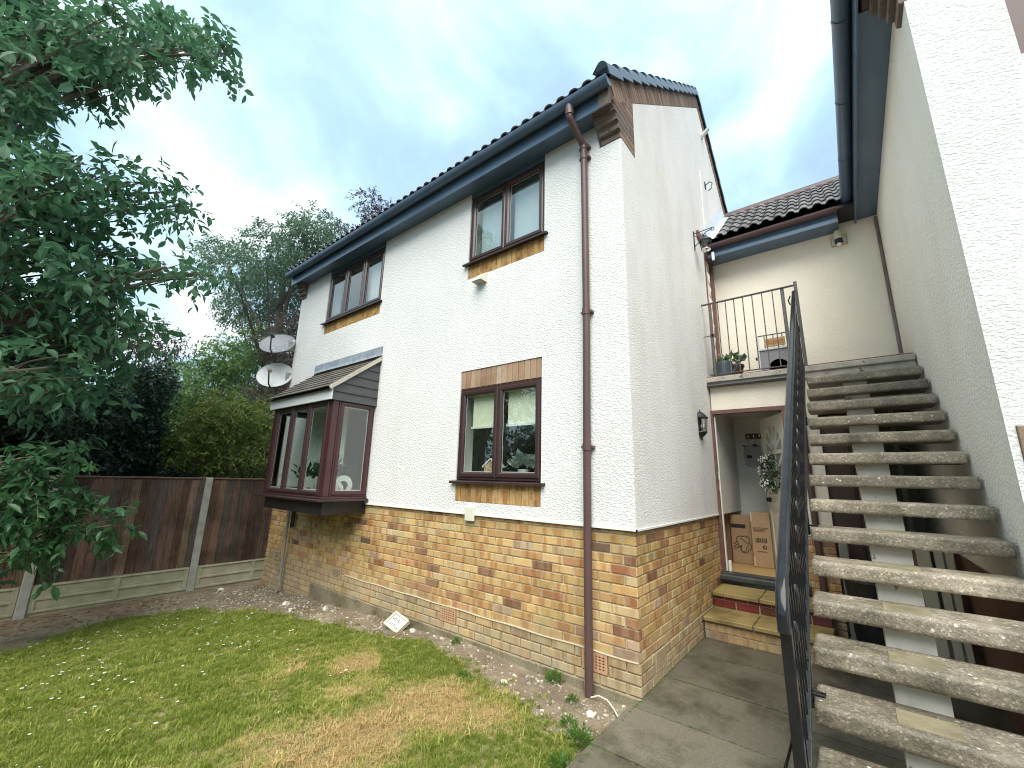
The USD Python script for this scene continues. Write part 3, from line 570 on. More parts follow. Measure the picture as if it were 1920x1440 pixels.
def bd(b):
    c = np.array([(b[1] + b[2]) / 2, 0, (b[3] + b[4]) / 2]) if b[0] == 'f' else np.array([0, (b[1] + b[2]) / 2, (b[3] + b[4]) / 2])
    return np.linalg.norm(c - CAM) + (100 if c[2] < -0.06 else 0)
bricks.sort(key=bd)
base = part(house, 'brick_base', MB().box(XL + 0.002, -0.009, 0.0085, 0.10, -0.6, ZR).box(-0.10, -0.0085, 0.10, 2.62, -0.6, ZR), 'mortar')
for b in bricks[:296]: part(base, 'brick', brick_mesh(MB(), *b), 'brick', tone=True)
rest = MB()
for b in bricks[296:]: brick_mesh(rest, *b)
part(base, 'brickwork', rest, 'brick', tone=True, kind='stuff', label='further bricks of the base, smaller in the distance')
part(house, 'mortar_ledge', MB().tube([(x, -0.004, 0.2215 + 0.003 * math.sin(x * 9)) for x in np.linspace(-4.1, -0.01, 60)], 0.010, 5), 'mortar')
# a course of concrete footing that shows at the foot of the wall
for i in range(11):
    x1 = -0.02 - i * 0.452; x0 = x1 - 0.44
    part(house, 'footing_block', MB().cbox(x0, x1, -0.014, 0.05, -0.30, -0.012, 0.005, (0.27, 0.235, 0.155)), 'slab', tone=True)
# air bricks
mat('buff_vent', (0.34, 0.27, 0.16), (0.44, 0.35, 0.21), 30, 0.85, 0.3, 80, 0.003)
def air_brick(plane, u0, u1, z0, z1, slots):
    m = MB(); n_u, n_z = (6, 5) if not slots else (1, 6)
    P = (lambda u, d, z: (u, -d, z)) if plane == 'f' else (lambda u, d, z: (d, u, z))
    poly = rc(u0, u1, z0, z1); mu, mz = (0.016, 0.018)
    w = (u1 - u0 - 2 * mu) / n_u; h = (z1 - z0 - 2 * mz) / n_z
    for i in range(n_u):
        for j in range(n_z):
            a, b = u0 + mu + (i + 0.22) * w, z0 + mz + (j + 0.22) * h
            poly = poly.difference(sbox(a, b, a + 0.56 * w, b + 0.56 * h) if not slots else sbox(u0 + mu, b, u1 - mu, b + 0.45 * h))
    fn = (lambda u, v, w_: (u, -w_, v)) if plane == 'f' else (lambda u, v, w_: (w_, u, v))
    p_ = part(house, 'air_brick', m.prism(poly, fn, -0.004, 0.010), 'terracotta' if not slots else 'buff_vent')
    part(p_, 'void', MB().box(*( (u0, u1, 0.0045, 0.008) if plane == 'f' else (-0.008, -0.0045, u0, u1)), z0, z1), 'dark_hole')
for i, (pl, a, b, c, e) in enumerate(AIR): air_brick(pl, a, b, c, e, i >= 2)

# ---- soldier courses under and over the windows
def soldiers(x0, x1, z0, z1, tones, name='soldier_brick', mt='brick'):
    n = max(1, round((x1 - x0) / 0.075)); w = (x1 - x0) / n
    part(house, 'soldier_bed', MB().box(x0, x1, 0.0005, 0.10, z0, z1), 'mortar')
    for i in range(n):
        t = rb.choice(tones); j = rb.uniform(0.9, 1.1)
        part(house, name, brick_mesh(MB(), 'f', x0 + i * w + 0.003, x0 + (i + 1) * w - 0.003, z0 + 0.004, z1 - 0.002, tuple(c * j for c in t), 0.009, 0.03, 0.003), mt, tone=True)
BUFF = [(0.50, 0.33, 0.145), (0.53, 0.36, 0.165), (0.47, 0.29, 0.12), (0.42, 0.25, 0.11)]
PALE = [(0.40, 0.29, 0.21), (0.36, 0.25, 0.17), (0.44, 0.34, 0.26), (0.34, 0.22, 0.15)]
OCH = [(0.42, 0.27, 0.105), (0.38, 0.235, 0.09), (0.45, 0.30, 0.125)]
soldiers(W1[0], W1[1], 1.290, 1.505, BUFF); soldiers(W1[0], W1[1], 2.538, 2.750, PALE, mt='gable_brick')
soldiers(W2[0], W2[1], 3.926, 4.138, OCH); soldiers(W3[0], W3[1], 3.926, 4.138, OCH)

# ---- windows
PF = lambda u, d, z: (u, -d, z)
SASH = [(0.0, -0.05), (0.0, 0.010), (0.010, 0.020), (0.040, 0.020), (0.056, 0.004), (0.058, -0.02)]
OUTER = [(0.0, -0.06), (0.0, 0.0), (0.006, 0.006), (0.030, 0.006), (0.034, 0.0), (0.034, -0.06)]
def window(P, u0, u1, z0, z1, n, frame='brown_plastic', sill=True, parent=house, name='window', label=None, weights=None, sill_mat='dark_sill'):
    f = part(parent, name, MB().ring(P, u0, u1, z0, z1, OUTER), frame, label)
    ws = np.cumsum([0] + list(weights or [1.0] * n)); ws = ws / ws[-1]
    a0, a1 = u0 + 0.026, u1 - 0.026
    for i in range(n):
        s0, s1 = a0 + (a1 - a0) * ws[i] + 0.002, a0 + (a1 - a0) * ws[i + 1] - 0.002
        s = MB().ring(P, s0, s1, z0 + 0.028, z1 - 0.024, SASH)
        part(f, 'sash', s, frame)
        part(f, 'pane', MB().add([P(s0 + 0.05, -0.012, z0 + 0.07), P(s1 - 0.05, -0.012, z0 + 0.07), P(s1 - 0.05, -0.012, z1 - 0.07), P(s0 + 0.05, -0.012, z1 - 0.07)], [(0, 1, 2, 3)]), 'double_glazing')
        bead = MB().ring(P, s0 + 0.0565, s1 - 0.0565, z0 + 0.0845, z1 - 0.0805, [(0, -0.013), (0.0, -0.0165), (0.007, -0.0165)])
        part(f, 'glazing_bead', bead, 'white_plastic')
    if sill:
        m = MB(); prof = [(-0.04, 0.0), (0.062, -0.012), (0.070, -0.018), (0.070, -0.040), (0.058, -0.040), (0.054, -0.030), (-0.04, -0.030)]
        pts = [[P(u, d, z0 + z) for d, z in prof] for u in (u0 - 0.05, u1 + 0.05)]; n_ = len(prof)
        v = np.array(pts[0] + pts[1]); ff = [(i, (i + 1) % n_, n_ + (i + 1) % n_, n_ + i) for i in range(n_)]
        m.add(v, ff); m.add(v, [(0, i, i + 1) for i in range(1, n_ - 1)] + [(n_, n_ + i + 1, n_ + i) for i in range(1, n_ - 1)])
        part(f, 'sill', m, sill_mat)
    return f
w1 = window(PF, W1[0], W1[1], W1[2], W1[3], 2, 'brown_plastic', label='ground floor window with a half drawn cream roller blind')
w2 = window(PF, W2[0], W2[1], W2[2], W2[3], 2)
w3 = window(PF, W3[0], W3[1], W3[2], W3[3], 3)
def room(x0, x1, y0, y1, z0, z1, wall, back, floor='laminate', ceil='room_wall'):
    t = 0.02
    part(house, 'room_wall', MB().box(x0 - t, x0, y0, y1, z0, z1), wall); part(house, 'room_wall', MB().box(x1, x1 + t, y0, y1, z0, z1), wall); part(house, 'room_wall', MB().box(x0, x1, y1, y1 + t, z0, z1), back)
    part(house, 'room_ceiling', MB().box(x0 - t, x1 + t, y0, y1 + t, z1, z1 + t), ceil); part(house, 'room_floor', MB().box(x0 - t, x1 + t, y0, y1 + t, z0 - t, z0), floor)
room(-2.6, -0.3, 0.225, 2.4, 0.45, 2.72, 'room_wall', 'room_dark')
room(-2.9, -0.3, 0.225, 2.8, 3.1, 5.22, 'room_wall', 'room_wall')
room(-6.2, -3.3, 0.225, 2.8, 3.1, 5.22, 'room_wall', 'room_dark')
room(-6.0, -3.1, 0.225, 3.2, 0.40, 2.72, 'bay_reflection_green', 'room_wall')
# roller blinds and things inside the kitchen window
for a, b in ((W1[0] + 0.13, W1[0] + 0.53), (W1[0] + 0.645, W1[1] - 0.07)):
    bl = part(house, 'roller_blind', MB().box(a, b, 0.085, 0.088, 2.11, 2.52), 'blind'); part(bl, 'bottom_bar', MB().box(a - 0.02, b + 0.02, 0.078, 0.094, 2.085, 2.1095), 'white_plastic')
part(house, 'window_reveal', MB().box(W1[0] - 0.004, W1[0] + 0.008, 0.07, 0.225, 1.53, 2.53), 'white_paint')
part(house, 'window_board', MB().box(W1[0] - 0.03, W1[1] + 0.03, 0.065, 0.32, 1.548, 1.568), 'white_paint')
bh = thing('ornamental_house', (-1.66, 0.17, 1.568), 'small brown wooden house ornament with a white roof inside the ground floor window', 'ornament')
part(bh, 'body', MB().prism(Polygon([(-1.755, 1.568), (-1.565, 1.568), (-1.565, 1.665), (-1.66, 1.735), (-1.755, 1.665)]), FR, 0.12, 0.22), 'sign_wood')
part(bh, 'roof', MB().prism(Polygon([(-1.775, 1.655), (-1.66, 1.742), (-1.545, 1.655), (-1.545, 1.67), (-1.66, 1.757), (-1.775, 1.67)]), FR, 0.105, 0.235), 'white_paint')
def leafy(mb, rnd, c, r, n, L, wd, up=0.4):
    for _ in range(n):
        d = rnd.normal(0, 1, 3); d[2] = abs(d[2]) * 0.8 + up; d /= np.linalg.norm(d); p = np.array(c) + d * r * rnd.uniform(0.35, 1.0)
        s = np.cross(d, rnd.normal(0, 1, 3)); s /= np.linalg.norm(s); l = L * rnd.uniform(0.6, 1.2)
        n_ = np.cross(s, d); mb.add([p, p + d * l * 0.5 + s * wd * 0.5 + n_ * l * 0.06, p + d * l - n_ * l * 0.15, p + d * l * 0.5 - s * wd * 0.5 + n_ * l * 0.06], [(0, 1, 2), (0, 2, 3)])
    return mb
rnp = np.random.default_rng(5)
pp = thing('sage_pot_plant', (-1.27, 0.19, 1.568), 'pale grey-green pot plant inside the ground floor window', 'plant')
part(pp, 'pot', MB().lathe([(0.0, 0), (0.045, 0), (0.06, 0.075), (0.05, 0.075), (0.0, 0.07)], (-1.27, 0.19, 1.568)), 'white_paint'); part(pp, 'leaves', leafy(MB(), rnp, (-1.27, 0.19, 1.64), 0.15, 130, 0.08, 0.05), 'sage_leaf')
pd_ = thing('upright_dish', (-0.99, 0.20, 1.568), 'pale round dish standing inside the right corner of the ground floor window', 'dish')
part(pd_, 'plate', MB().lathe([(0.0, 0), (0.055, 0.004), (0.085, 0.018), (0.09, 0.018), (0.055, -0.004), (0.0, -0.006)], (-0.99, 0.20, 1.655), axis=1), 'white_paint')
for x0, x1 in ((W2[0] + 0.09, W2[0] + 0.55), (W2[0] + 0.62, W2[1] - 0.08), (W3[1] - 0.60, W3[1] - 0.06)): part(house, 'net_curtain', MB().box(x0, x1, 0.115, 0.118, 4.20, 4.98), 'sky_reflection_blue')  # added sheets behind the upper panes stand in for reflected sky

# ---- bay window
bx0, bx1, byd = BAY
bay = part(house, 'bay_window', MB().box(bx0 + 0.03, bx1 - 0.03, -byd + 0.03, 0.0, 1.045, 1.205), 'black_box', label='mahogany bay window with a tiled lean-to roof')
sillm = MB()
for (a0, a1, b0, b1, z0, z1) in ((bx0 - 0.06, bx1 + 0.06, -byd - 0.075, -0.0185, 1.207, 1.236),): sillm.cbox(a0, a1, b0, b1, z0, z1, 0.006)
part(bay, 'sill', sillm, 'dark_sill'); part(bay, 'sill_step', MB().cbox(bx0 - 0.012, bx1 + 0.012, -byd - 0.018, -0.0185, 1.236, 1.262, 0.004), 'mahogany_plastic')
ZB0, ZB1 = 1.262, 2.505
for (cx, cy) in ((bx1, -byd), (bx0, -byd)):
    s = -1 if cx == bx1 else 1
    part(bay, 'corner_post', MB().cbox(min(cx, cx + s * 0.085), max(cx, cx + s * 0.085), cy, cy + 0.085, ZB0, ZB1, 0.008), 'mahogany_plastic')
PB = lambda u, d, z: (u, -byd + 0.012 - d, z); PS = lambda u, d, z: (bx1 - 0.012 + d, u, z); PS2 = lambda u, d, z: (bx0 + 0.012 - d, -u, z)
def bay_light(P, u0, u1, n, fr):
    o = part(bay, 'light_frame', MB().ring(P, u0, u1, ZB0, ZB1, OUTER), fr)
    for i in range(n):
        a, b = u0 + 0.02 + (u1 - u0 - 0.04) * i / n + 0.002, u0 + 0.02 + (u1 - u0 - 0.04) * (i + 1) / n - 0.002
        part(bay, 'sash', MB().ring(P, a, b, ZB0 + 0.02, ZB1 - 0.02, SASH), fr)
        part(bay, 'glazing_bead', MB().ring(P, a + 0.0565, b - 0.0565, ZB0 + 0.0765, ZB1 - 0.0765, [(0, -0.013), (0.0, -0.0165), (0.010, -0.0165)]), 'white_plastic')
        part(bay, 'pane', MB().add([P(a + 0.05, -0.012, ZB0 + 0.06), P(b - 0.05, -0.012, ZB0 + 0.06), P(b - 0.05, -0.012, ZB1 - 0.06), P(a + 0.05, -0.012, ZB1 - 0.06)], [(0, 1, 2, 3)]), 'double_glazing')
bay_light(PB, bx0 + 0.088, bx1 - 0.088, 3, 'brown_plastic'); bay_light(PS, -byd + 0.088, -0.02, 1, 'mahogany_plastic'); bay_light(PS2, 0.02, byd - 0.088, 1, 'mahogany_plastic')
part(bay, 'front_fascia', MB().cbox(bx0 - 0.045, bx1 + 0.03, -byd - 0.060, -byd - 0.035, 2.487, 2.635, 0.004), 'fascia_grey')
part(bay, 'head_board', MB().box(bx0, bx1, -byd + 0.0, 0.0, ZB1, ZB1 + 0.03), 'room_wall')
BS = (3.20 - 2.655) / 0.70                      # slope of the little roof
bz = lambda y: 3.20 + BS * y
for side, xx in ((1, bx1), (-1, bx0)):
    tri = Polygon([(-byd - 0.034, 2.487), (-0.019, 2.487), (-0.019, bz(-0.019) - 0.03), (-byd - 0.034, bz(-byd - 0.034) - 0.03)])
    for k in range(6):
        z0 = 2.487 + k * 0.125; b = tri.intersection(sbox(-2, z0 - 0.012, 2, z0 + 0.125))
        if b.is_empty: continue
        m = MB(); m.prism(b, SD, xx, xx + side * 0.022); v = m.v[0]; v[:, 0] += side * np.clip((z0 + 0.125 - v[:, 2]) / 0.137, 0, 1) * 0.016 * (abs(v[:, 0] - xx) > 0.01)
        part(bay, 'weatherboard', m, 'weatherboard')
rt = random.Random(12)
UV = np.array([0, 1, BS]) / math.hypot(1, BS); NV = np.array([0, -BS, 1]) / math.hypot(1, BS)
L = 0.735 / UV[1]; rows, cols = 8, 12; gw = (bx1 - bx0 + 0.12) / cols; gg = (L + 0.02) / rows
for r_ in range(rows):
    off = 0.5 if r_ % 2 else 0.0
    for c in range(cols + (1 if off else 0)):
        a = bx0 - 0.06 + (c - off) * gw; b = a + gw - 0.004; a, b = max(a, bx0 - 0.06), min(b, bx1 + 0.06)
        if b - a < 0.02: continue
        t0, t1 = r_ * gg - 0.02, min(r_ * gg + gg * 1.6, L); o = np.array([0, -0.735, bz(-0.735)])
        lift = rt.uniform(0, 0.004); v = []
        for x in (a, b):
            for t, n0 in ((t0, 0.022 + lift), (t1, 0.004)):
                for h in (0, 0.012): v.append(o + np.array([x, 0, 0]) + UV * t + NV * (n0 + h))
        k = rt.uniform(0.75, 1.2); tn = (0.125 * k, 0.108 * k, 0.088 * k)
        part(bay, 'roof_tile', MB().add(v, [(0, 1, 3, 2), (4, 6, 7, 5), (0, 4, 5, 1), (2, 3, 7, 6), (0, 2, 6, 4), (1, 5, 7, 3)], tn), 'roof_tile', tone=True)
part(bay, 'roof_board', MB().prism(Polygon([(-0.73, bz(-0.73) - 0.02), (-0.019, bz(-0.019) - 0.02), (-0.019, bz(-0.019)), (-0.73, bz(-0.73))]), SD, bx0 - 0.05, bx1 + 0.05), 'black_box')
fl = MB(); xs = np.linspace(bx0 - 0.20, bx1 + 0.05, 60); zs = np.linspace(0, 1, 5)
X, T = np.meshgrid(xs, zs, indexing='ij'); wob = 0.006 * (meshkit.noise(np.stack([X * 6, T * 3, X * 0], -1), 2) - 0.5)
fl.grid(np.stack([X, -0.022 - np.where(T < 0.25, (0.25 - T) * 0.36, 0) + wob, 3.375 - (1 - T) * (0.185 - 0.0 * X)], -1))
part(bay, 'lead_flashing', fl, 'lead', smooth=True)
vg = MB().bar((bx1 + 0.055, -0.74, bz(-0.74) + 0.005), (bx1 + 0.055, -0.03, bz(-0.03) + 0.005), 0.022, 0.05, (0, 0, 1)); part(bay, 'verge_mortar', vg, 'pale_mortar')
# inside the bay: white things and plants standing on the board
part(bay, 'window_board', MB().box(bx0 + 0.02, bx1 - 0.02, -byd + 0.09, 0.22, 1.24, 1.262), 'white_paint')
part(house, 'long_curtain', MB().grid(np.stack(np.broadcast_arrays(np.linspace(bx0 + 0.07, bx0 + 1.15, 60)[:, None], (-0.06 + 0.03 * np.sin(np.linspace(0, 60, 60)))[:, None], np.array([1.27, 2.5])[None, :]), -1)), 'bay_reflection_green', smooth=True)  # sheet added to fill the dark bay; its green imitates pane reflections
bp = thing('flowering_house_plant', (-4.15, -0.35, 1.262), 'leafy pot plant with pale flowers inside the bay window', 'plant')
part(bp, 'pot', MB().lathe([(0.0, 0), (0.07, 0), (0.10, 0.10), (0.085, 0.15), (0.0, 0.14)], (-4.15, -0.35, 1.262), n=18), 'chrome'); part(bp, 'leaves', leafy(MB(), rnp, (-4.15, -0.35, 1.50), 0.20, 120, 0.13, 0.06, 0.3), 'house_plant'); part(bp, 'flowers', leafy(MB(), rnp, (-4.15, -0.33, 1.72), 0.12, 60, 0.05, 0.05), 'petal')
bp2 = thing('trailing_house_plant', (-4.75, -0.38, 1.262), 'small dark-leaved plant behind the middle pane of the bay window', 'plant')
part(bp2, 'pot', MB().lathe([(0.0, 0), (0.05, 0), (0.07, 0.10), (0.0, 0.10)], (-4.75, -0.38, 1.262)), 'white_paint'); part(bp2, 'leaves', leafy(MB(), rnp, (-4.75, -0.38, 1.45), 0.2, 60, 0.10, 0.045, 0.5), 'house_plant')
lw = thing('white_ornament', (-3.86, -0.36, 1.262), 'white scroll-shaped ornament standing behind the side pane of the bay window', 'ornament')
sc_ = Point(0, 0).buffer(0.11).difference(Point(0, 0).buffer(0.06)).union(Point(0.10, 0.06).buffer(0.13).difference(Point(0.10, 0.05).buffer(0.07))).intersection(sbox(-1, -0.08, 1, 1))
part(lw, 'scroll', MB().prism(affinity.translate(sc_, -0.40, 1.342), SD, -3.90, -3.87), 'white_paint')
# ---------------------------------------------------------------- roofs
def roll_tile(O, A, U, Nn, width, length, n0, n1, tone, roll=0.036, th=0.013, mb=None):
    """one interlocking roll tile: A along the eave, U up the slope, Nn outwards; n0/n1 height of lower/upper end"""
    s = np.linspace(0, 1, 13); h = roll * np.sqrt(np.clip(1 - ((s - 0.5) / 0.34) ** 2, 0, 1))
    m = mb or MB(); top0 = [O + A * (width * a) + Nn * (n0 + b + th) for a, b in zip(s, h)]; bot0 = [O + A * (width * a) + Nn * (n0 + b) for a, b in zip(s, h)]
    top1 = [O + U * length + A * (width * a) + Nn * (n1 + b + th) for a, b in zip(s, h)]; bot1 = [O + U * length + A * (width * a) + Nn * (n1 + b) for a, b in zip(s, h)]
    k = len(s); v = np.array(top0 + bot0 + top1 + bot1); f = []
    for i in range(k - 1): f += [(i, i + 1, 2 * k + i + 1, 2 * k + i), (i, k + i, k + i + 1, i + 1), (k + i, 3 * k + i, 3 * k + i + 1, k + i + 1)]
    return m.add(v, f, tone)
def tile_tone(base=(0.150, 0.142, 0.142)):
    k = rt.uniform(0.72, 1.25); w = rt.uniform(-0.02, 0.02); return (base[0] * k * (1 + w), base[1] * k, base[2] * k * (1 - w))
UF = np.array([0, 1, SL]) / math.hypot(1, SL); NF = np.array([0, -SL, 1]) / math.hypot(1, SL); AX = np.array([1.0, 0, 0])
roof = part(house, 'roof', MB().prism(Polygon([(-0.28, roof_z(-0.28) - 0.075), (RY, RZ - 0.075), (YB + 0.3, roof_z(YB + 0.3) - 0.075), (YB + 0.3, roof_z(YB + 0.3) - 0.02), (RY, RZ - 0.02), (-0.28, roof_z(-0.28) - 0.02)]), SD, XL - 0.06, 0.045), 'black_box')
x = 0.045 - 0.152
ncol = 0
while x > XL - 0.1:
    roll_t = roll_tile(np.array([x, -0.33, roof_z(-0.33) - 0.02]), AX, UF, NF, 0.15, 0.42, -0.004, -0.012, tile_tone(), 0.027)
    part(roof, 'eave_tile', roll_t, 'roof_tile', tone=True); x -= 0.15; ncol += 1
field = MB()
xs = np.arange(XL - 0.09, 0.05, 0.0125); hh = -0.016 + 0.027 * np.sqrt(np.clip(1 - (((((0.045 - xs) / 0.15) % 1.0) - 0.5) / 0.34) ** 2, 0, 1))
for side in (0, 1):
    U = UF if side == 0 else np.array([0, -1, SL]) / math.hypot(1, SL); Nn = NF if side == 0 else np.array([0, SL, 1]) / math.hypot(1, SL)
    O = np.array([0, -0.33, roof_z(-0.33) - 0.02]) if side == 0 else np.array([0, YB + 0.3, roof_z(YB + 0.3) - 0.02])
    LT = (RY - O[1]) / UF[1] if side == 0 else (O[1] - RY) / UF[1]
    t = 0.34 if side == 0 else 0.0
    while t < LT - 0.05:
        e = min(t + 0.345, LT); rows_ = []
        for tt, lift in ((t, 0.0), (t, 0.030), (e, 0.012)): rows_.append(O + np.stack([xs, xs * 0, xs * 0], 1) + U * tt + Nn * (hh + lift)[:, None])
        field.grid(np.stack(rows_, 0), tile_tone()); t += 0.345
part(roof, 'roof_tiles', field, 'roof_tile', tone=True, kind='stuff')
rid = MB(); xr = XL - 0.08
while xr < 0.05:
    ang = np.linspace(-1.25, 1.25, 9); ring_ = lambda xx, r: [(xx, RY + r * math.sin(a), RZ - 0.075 + r * math.cos(a)) for a in ang]
    x1 = min(xr + 0.44, 0.06); part(roof, 'ridge_tile', MB().grid(np.array([ring_(xr, 0.135), ring_(x1, 0.128)])), 'brown_pipe', smooth=True); xr += 0.45
# verge tiles stepping up the gable edge
for side in (0, 1):
    U = UF if side == 0 else np.array([0, -1, SL]) / math.hypot(1, SL); Nn = NF if side == 0 else np.array([0, SL, 1]) / math.hypot(1, SL)
    O = np.array([0, -0.34, roof_z(-0.34) - 0.02]) if side == 0 else np.array([0, YB + 0.3, roof_z(YB + 0.3) - 0.02])
    LT = 4.78 if side == 0 else (O[1] - RY) / UF[1]
    t = 0.0; k = 0
    while t < LT - 0.1:
        o = O + U * t; m = MB(); sec = []
        for tt, lift in ((0.0, 0.044), (min(0.40, LT - t), 0.0)):
            pts = [(-0.10, 0.0)] + [(0.003 + 0.056 * math.sin(a), 0.002 + 0.058 * math.cos(a)) for a in np.linspace(-1.5, 1.57, 11)] + [(0.060, -0.07), (0.048, -0.07), (0.048, -0.01)]
            sec.append([o + U * tt + AX * (px + 0.0) + Nn * (pz + lift) for px, pz in pts])
        m.grid(np.array(sec)); n_ = len(sec[0]); m.add(np.array(sec[0]), [(0, i, i + 1) for i in range(1, n_ - 1)])
        part(roof, 'verge_tile', m, 'haze_blue_plastic' if False else 'lead' if False else 'hazed_gutter_plastic'); t += 0.345; k += 1

# soldier bricks under the verge, the corner corbel and the brick pier under it
BROWN = [(0.22, 0.150, 0.115), (0.19, 0.125, 0.100), (0.26, 0.175, 0.130), (0.17, 0.12, 0.105), (0.28, 0.20, 0.15)]
DUST = [(0.185, 0.150, 0.135), (0.20, 0.16, 0.14), (0.165, 0.132, 0.120)]
def verge_bricks(side):
    U = np.array([0, 1, SL]) / math.hypot(1, SL) if side == 0 else np.array([0, -1, SL]) / math.hypot(1, SL); Nn = np.array([0, -SL, 1]) / math.hypot(1, SL) if side == 0 else np.array([0, SL, 1]) / math.hypot(1, SL)
    y0 = -0.25 if side == 0 else YB; O = np.array([0.0, y0, zu(y0)]); LT = (RY - y0) / UF[1] if side == 0 else (y0 - RY) / UF[1]
    part(house, 'verge_bed', MB().prism(Polygon([(y0, zu(y0)), (RY, zu(RY)), (RY, zu(RY) - tb), (y0, zu(y0) - tb)]), SD, -0.10, 0.004), 'dark_mortar')
    n = int(LT / 0.075)
    for i in range(n):
        c = rb.choice(BROWN); j = rb.uniform(0.85, 1.15); t0, t1 = i * 0.075 + 0.004, i * 0.075 + 0.071; P = []
        a0, a1 = -0.003, -0.216
        for d, ins in ((-0.05, 0), (0.017, 0), (0.021, 0.004)):
            for tt, a in ((t0 + ins, a1 + ins), (t1 - ins, a1 + ins), (t1 - ins, a0 - ins), (t0 + ins, a0 - ins)):
                q_ = O + U * tt + Nn * a; q_[0] = d + rb.uniform(0, 0.001); P.append(q_)
        f = [(4 * L_ + j_, 4 * L_ + (j_ + 1) % 4, 4 * L_ + 4 + (j_ + 1) % 4, 4 * L_ + 4 + j_) for L_ in (0, 1) for j_ in range(4)] + [(8, 9, 10, 11)]
        part(house, 'verge_brick', MB().add(P, f, tuple(v * j for v in c)), 'gable_brick', tone=True)
verge_bricks(0); verge_bricks(1)
def corbel(parent, place, far=False):
    """five oversailing brick courses; place(u, out, z): u along the wall from the corner, out from the wall face"""
    for k in range(5):
        o = 0.028 + 0.040 * k; z0 = 4.845 + 0.075 * k
        for (a, b) in ((0.0, 0.213),) if k % 2 == 0 else ((0.0, 0.10), (0.108, 0.213)):
            m = MB(); m.cbox(-b, -a, -0.12, o, z0 + 0.003, z0 + 0.069, 0.004); v = m.v[0]; m.v[0] = np.array([place(*q_) for q_ in v])
            c = rb.choice(DUST); j = rb.uniform(0.9, 1.12); m.t[0] = np.broadcast_to(np.array(c) * j, (len(v), 3))
            part(parent, 'corbel_brick', m, 'gable_brick', tone=True)
        m = MB(); m.box(-0.21, -0.004, -0.10, o - 0.012, z0 - 0.004, z0 + 0.073); m.v[0] = np.array([place(*q_) for q_ in m.v[0]])
        part(parent, 'corbel_joint', m, 'dark_mortar')
corbel(house, lambda u, o, z: (u + 0.021, -o - 0.0, z))
corbel(house, lambda u, o, z: (XL - u - 0.021, -o, z))
bl_ = Polygon([(0.0, 4.8455), (0.33, 4.8455), (0.33, zu(0.33) - 0.222), (-0.19, zu(-0.19) - 0.222), (-0.19, 5.16), (0.0, 4.87)])
for k in range(13):
    z0 = 4.848 + 0.075 * k
    ys = [0.125, 0.33] if k % 2 == 0 else [0.0, 0.218, 0.33]
    prev = -0.026 - 0.040 * min(k, 4)
    prev = max(prev, -0.25)
    for y1 in ys:
        a, b = prev + (0.004 if prev > -0.02 else 0), y1 - 0.004; prev = y1
        p_ = sbox(a, z0, b, z0 + 0.066).intersection(Polygon([(-0.4, 4.8), (0.4, 4.8), (0.4, zu(0.4) - 0.222), (-0.4, zu(-0.4) - 0.222)]))
        if p_.is_empty or p_.area < 3e-4: continue
        c = rb.choice(BROWN + DUST); j = rb.uniform(0.85, 1.15)
        m = MB().prism(p_, SD, 0.0, 0.0205 + rb.uniform(0, 0.001)); m.t = [np.broadcast_to(np.array(c) * j, (len(v), 3)) for v in m.v]
        part(house, 'corner_brick', m, 'gable_brick', tone=True)
part(house, 'corner_bed', MB().prism(bl_, SD, -0.215, 0.012), 'dark_mortar')

# soffit, fascia, gutter, downpipe
part(house, 'soffit', MB().box(XL - 0.02, -0.22, -0.215, 0.2, 5.131, 5.146), 'haze_blue_plastic')
part(house, 'fascia', MB().cbox(XL - 0.06, 0.0, -0.235, -0.216, 5.085, 5.315, 0.003), 'haze_blue_plastic')
for w_ in (W2, W3): part(house, 'window_head', MB().box(w_[0], w_[1], -0.014, 0.06, w_[3], 5.1305), 'haze_blue_plastic')
def gutter(parent, P, a0, a1, name='gutter', mt='hazed_gutter_plastic'):
    """half-round gutter; P(a, out, z): a along, out from the fascia, z relative to its rim"""
    ang = np.linspace(np.pi, 2 * np.pi, 15); prof = [(0.058 * math.cos(t), 0.060 * math.sin(t)) for t in ang] + [(0.050 * math.cos(t), 0.052 * math.sin(t)) for t in ang[::-1]]
    prof.append(prof[0]); g_ = np.array([[P(a, 0.060 + d, z) for d, z in prof] for a in np.linspace(a0, a1, 3)])
    o = part(parent, name, MB().grid(g_), mt, smooth=40)
    for a in np.arange(a0 + 0.35, a1 - 0.1, 0.95):
        pr_ = [(0.0635 * math.cos(t), 0.0655 * math.sin(t)) for t in ang]
        part(o, 'bracket', MB().grid(np.array([[P(a + s_, 0.060 + d, z) for d, z in pr_] for s_ in (-0.012, 0.012)])), mt, smooth=40)
    for a in (a0, a1): part(o, 'end_cap', MB().add([P(a, 0.060, 0)] + [P(a, 0.060 + 0.058 * math.cos(t), 0.060 * math.sin(t)) for t in ang], [(0, i, i + 1) for i in range(1, 15)]), mt)
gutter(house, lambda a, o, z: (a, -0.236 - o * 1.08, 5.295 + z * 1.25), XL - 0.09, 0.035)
PXX = -0.365
dp = part(house, 'downpipe', MB().tube([(-0.395, -0.300, 5.24), (-0.395, -0.300, 5.125), (-0.39, -0.288, 5.085), (PXX - 0.004, -0.085, 4.93), (PXX, -0.070, 4.90), (PXX, -0.067, 4.84), (PXX - 0.002, -0.067, 3.0), (PXX - 0.02, -0.067, 1.5), (PXX - 0.03, -0.067, -0.12)], 0.034, 16), 'brown_pipe', smooth=50)
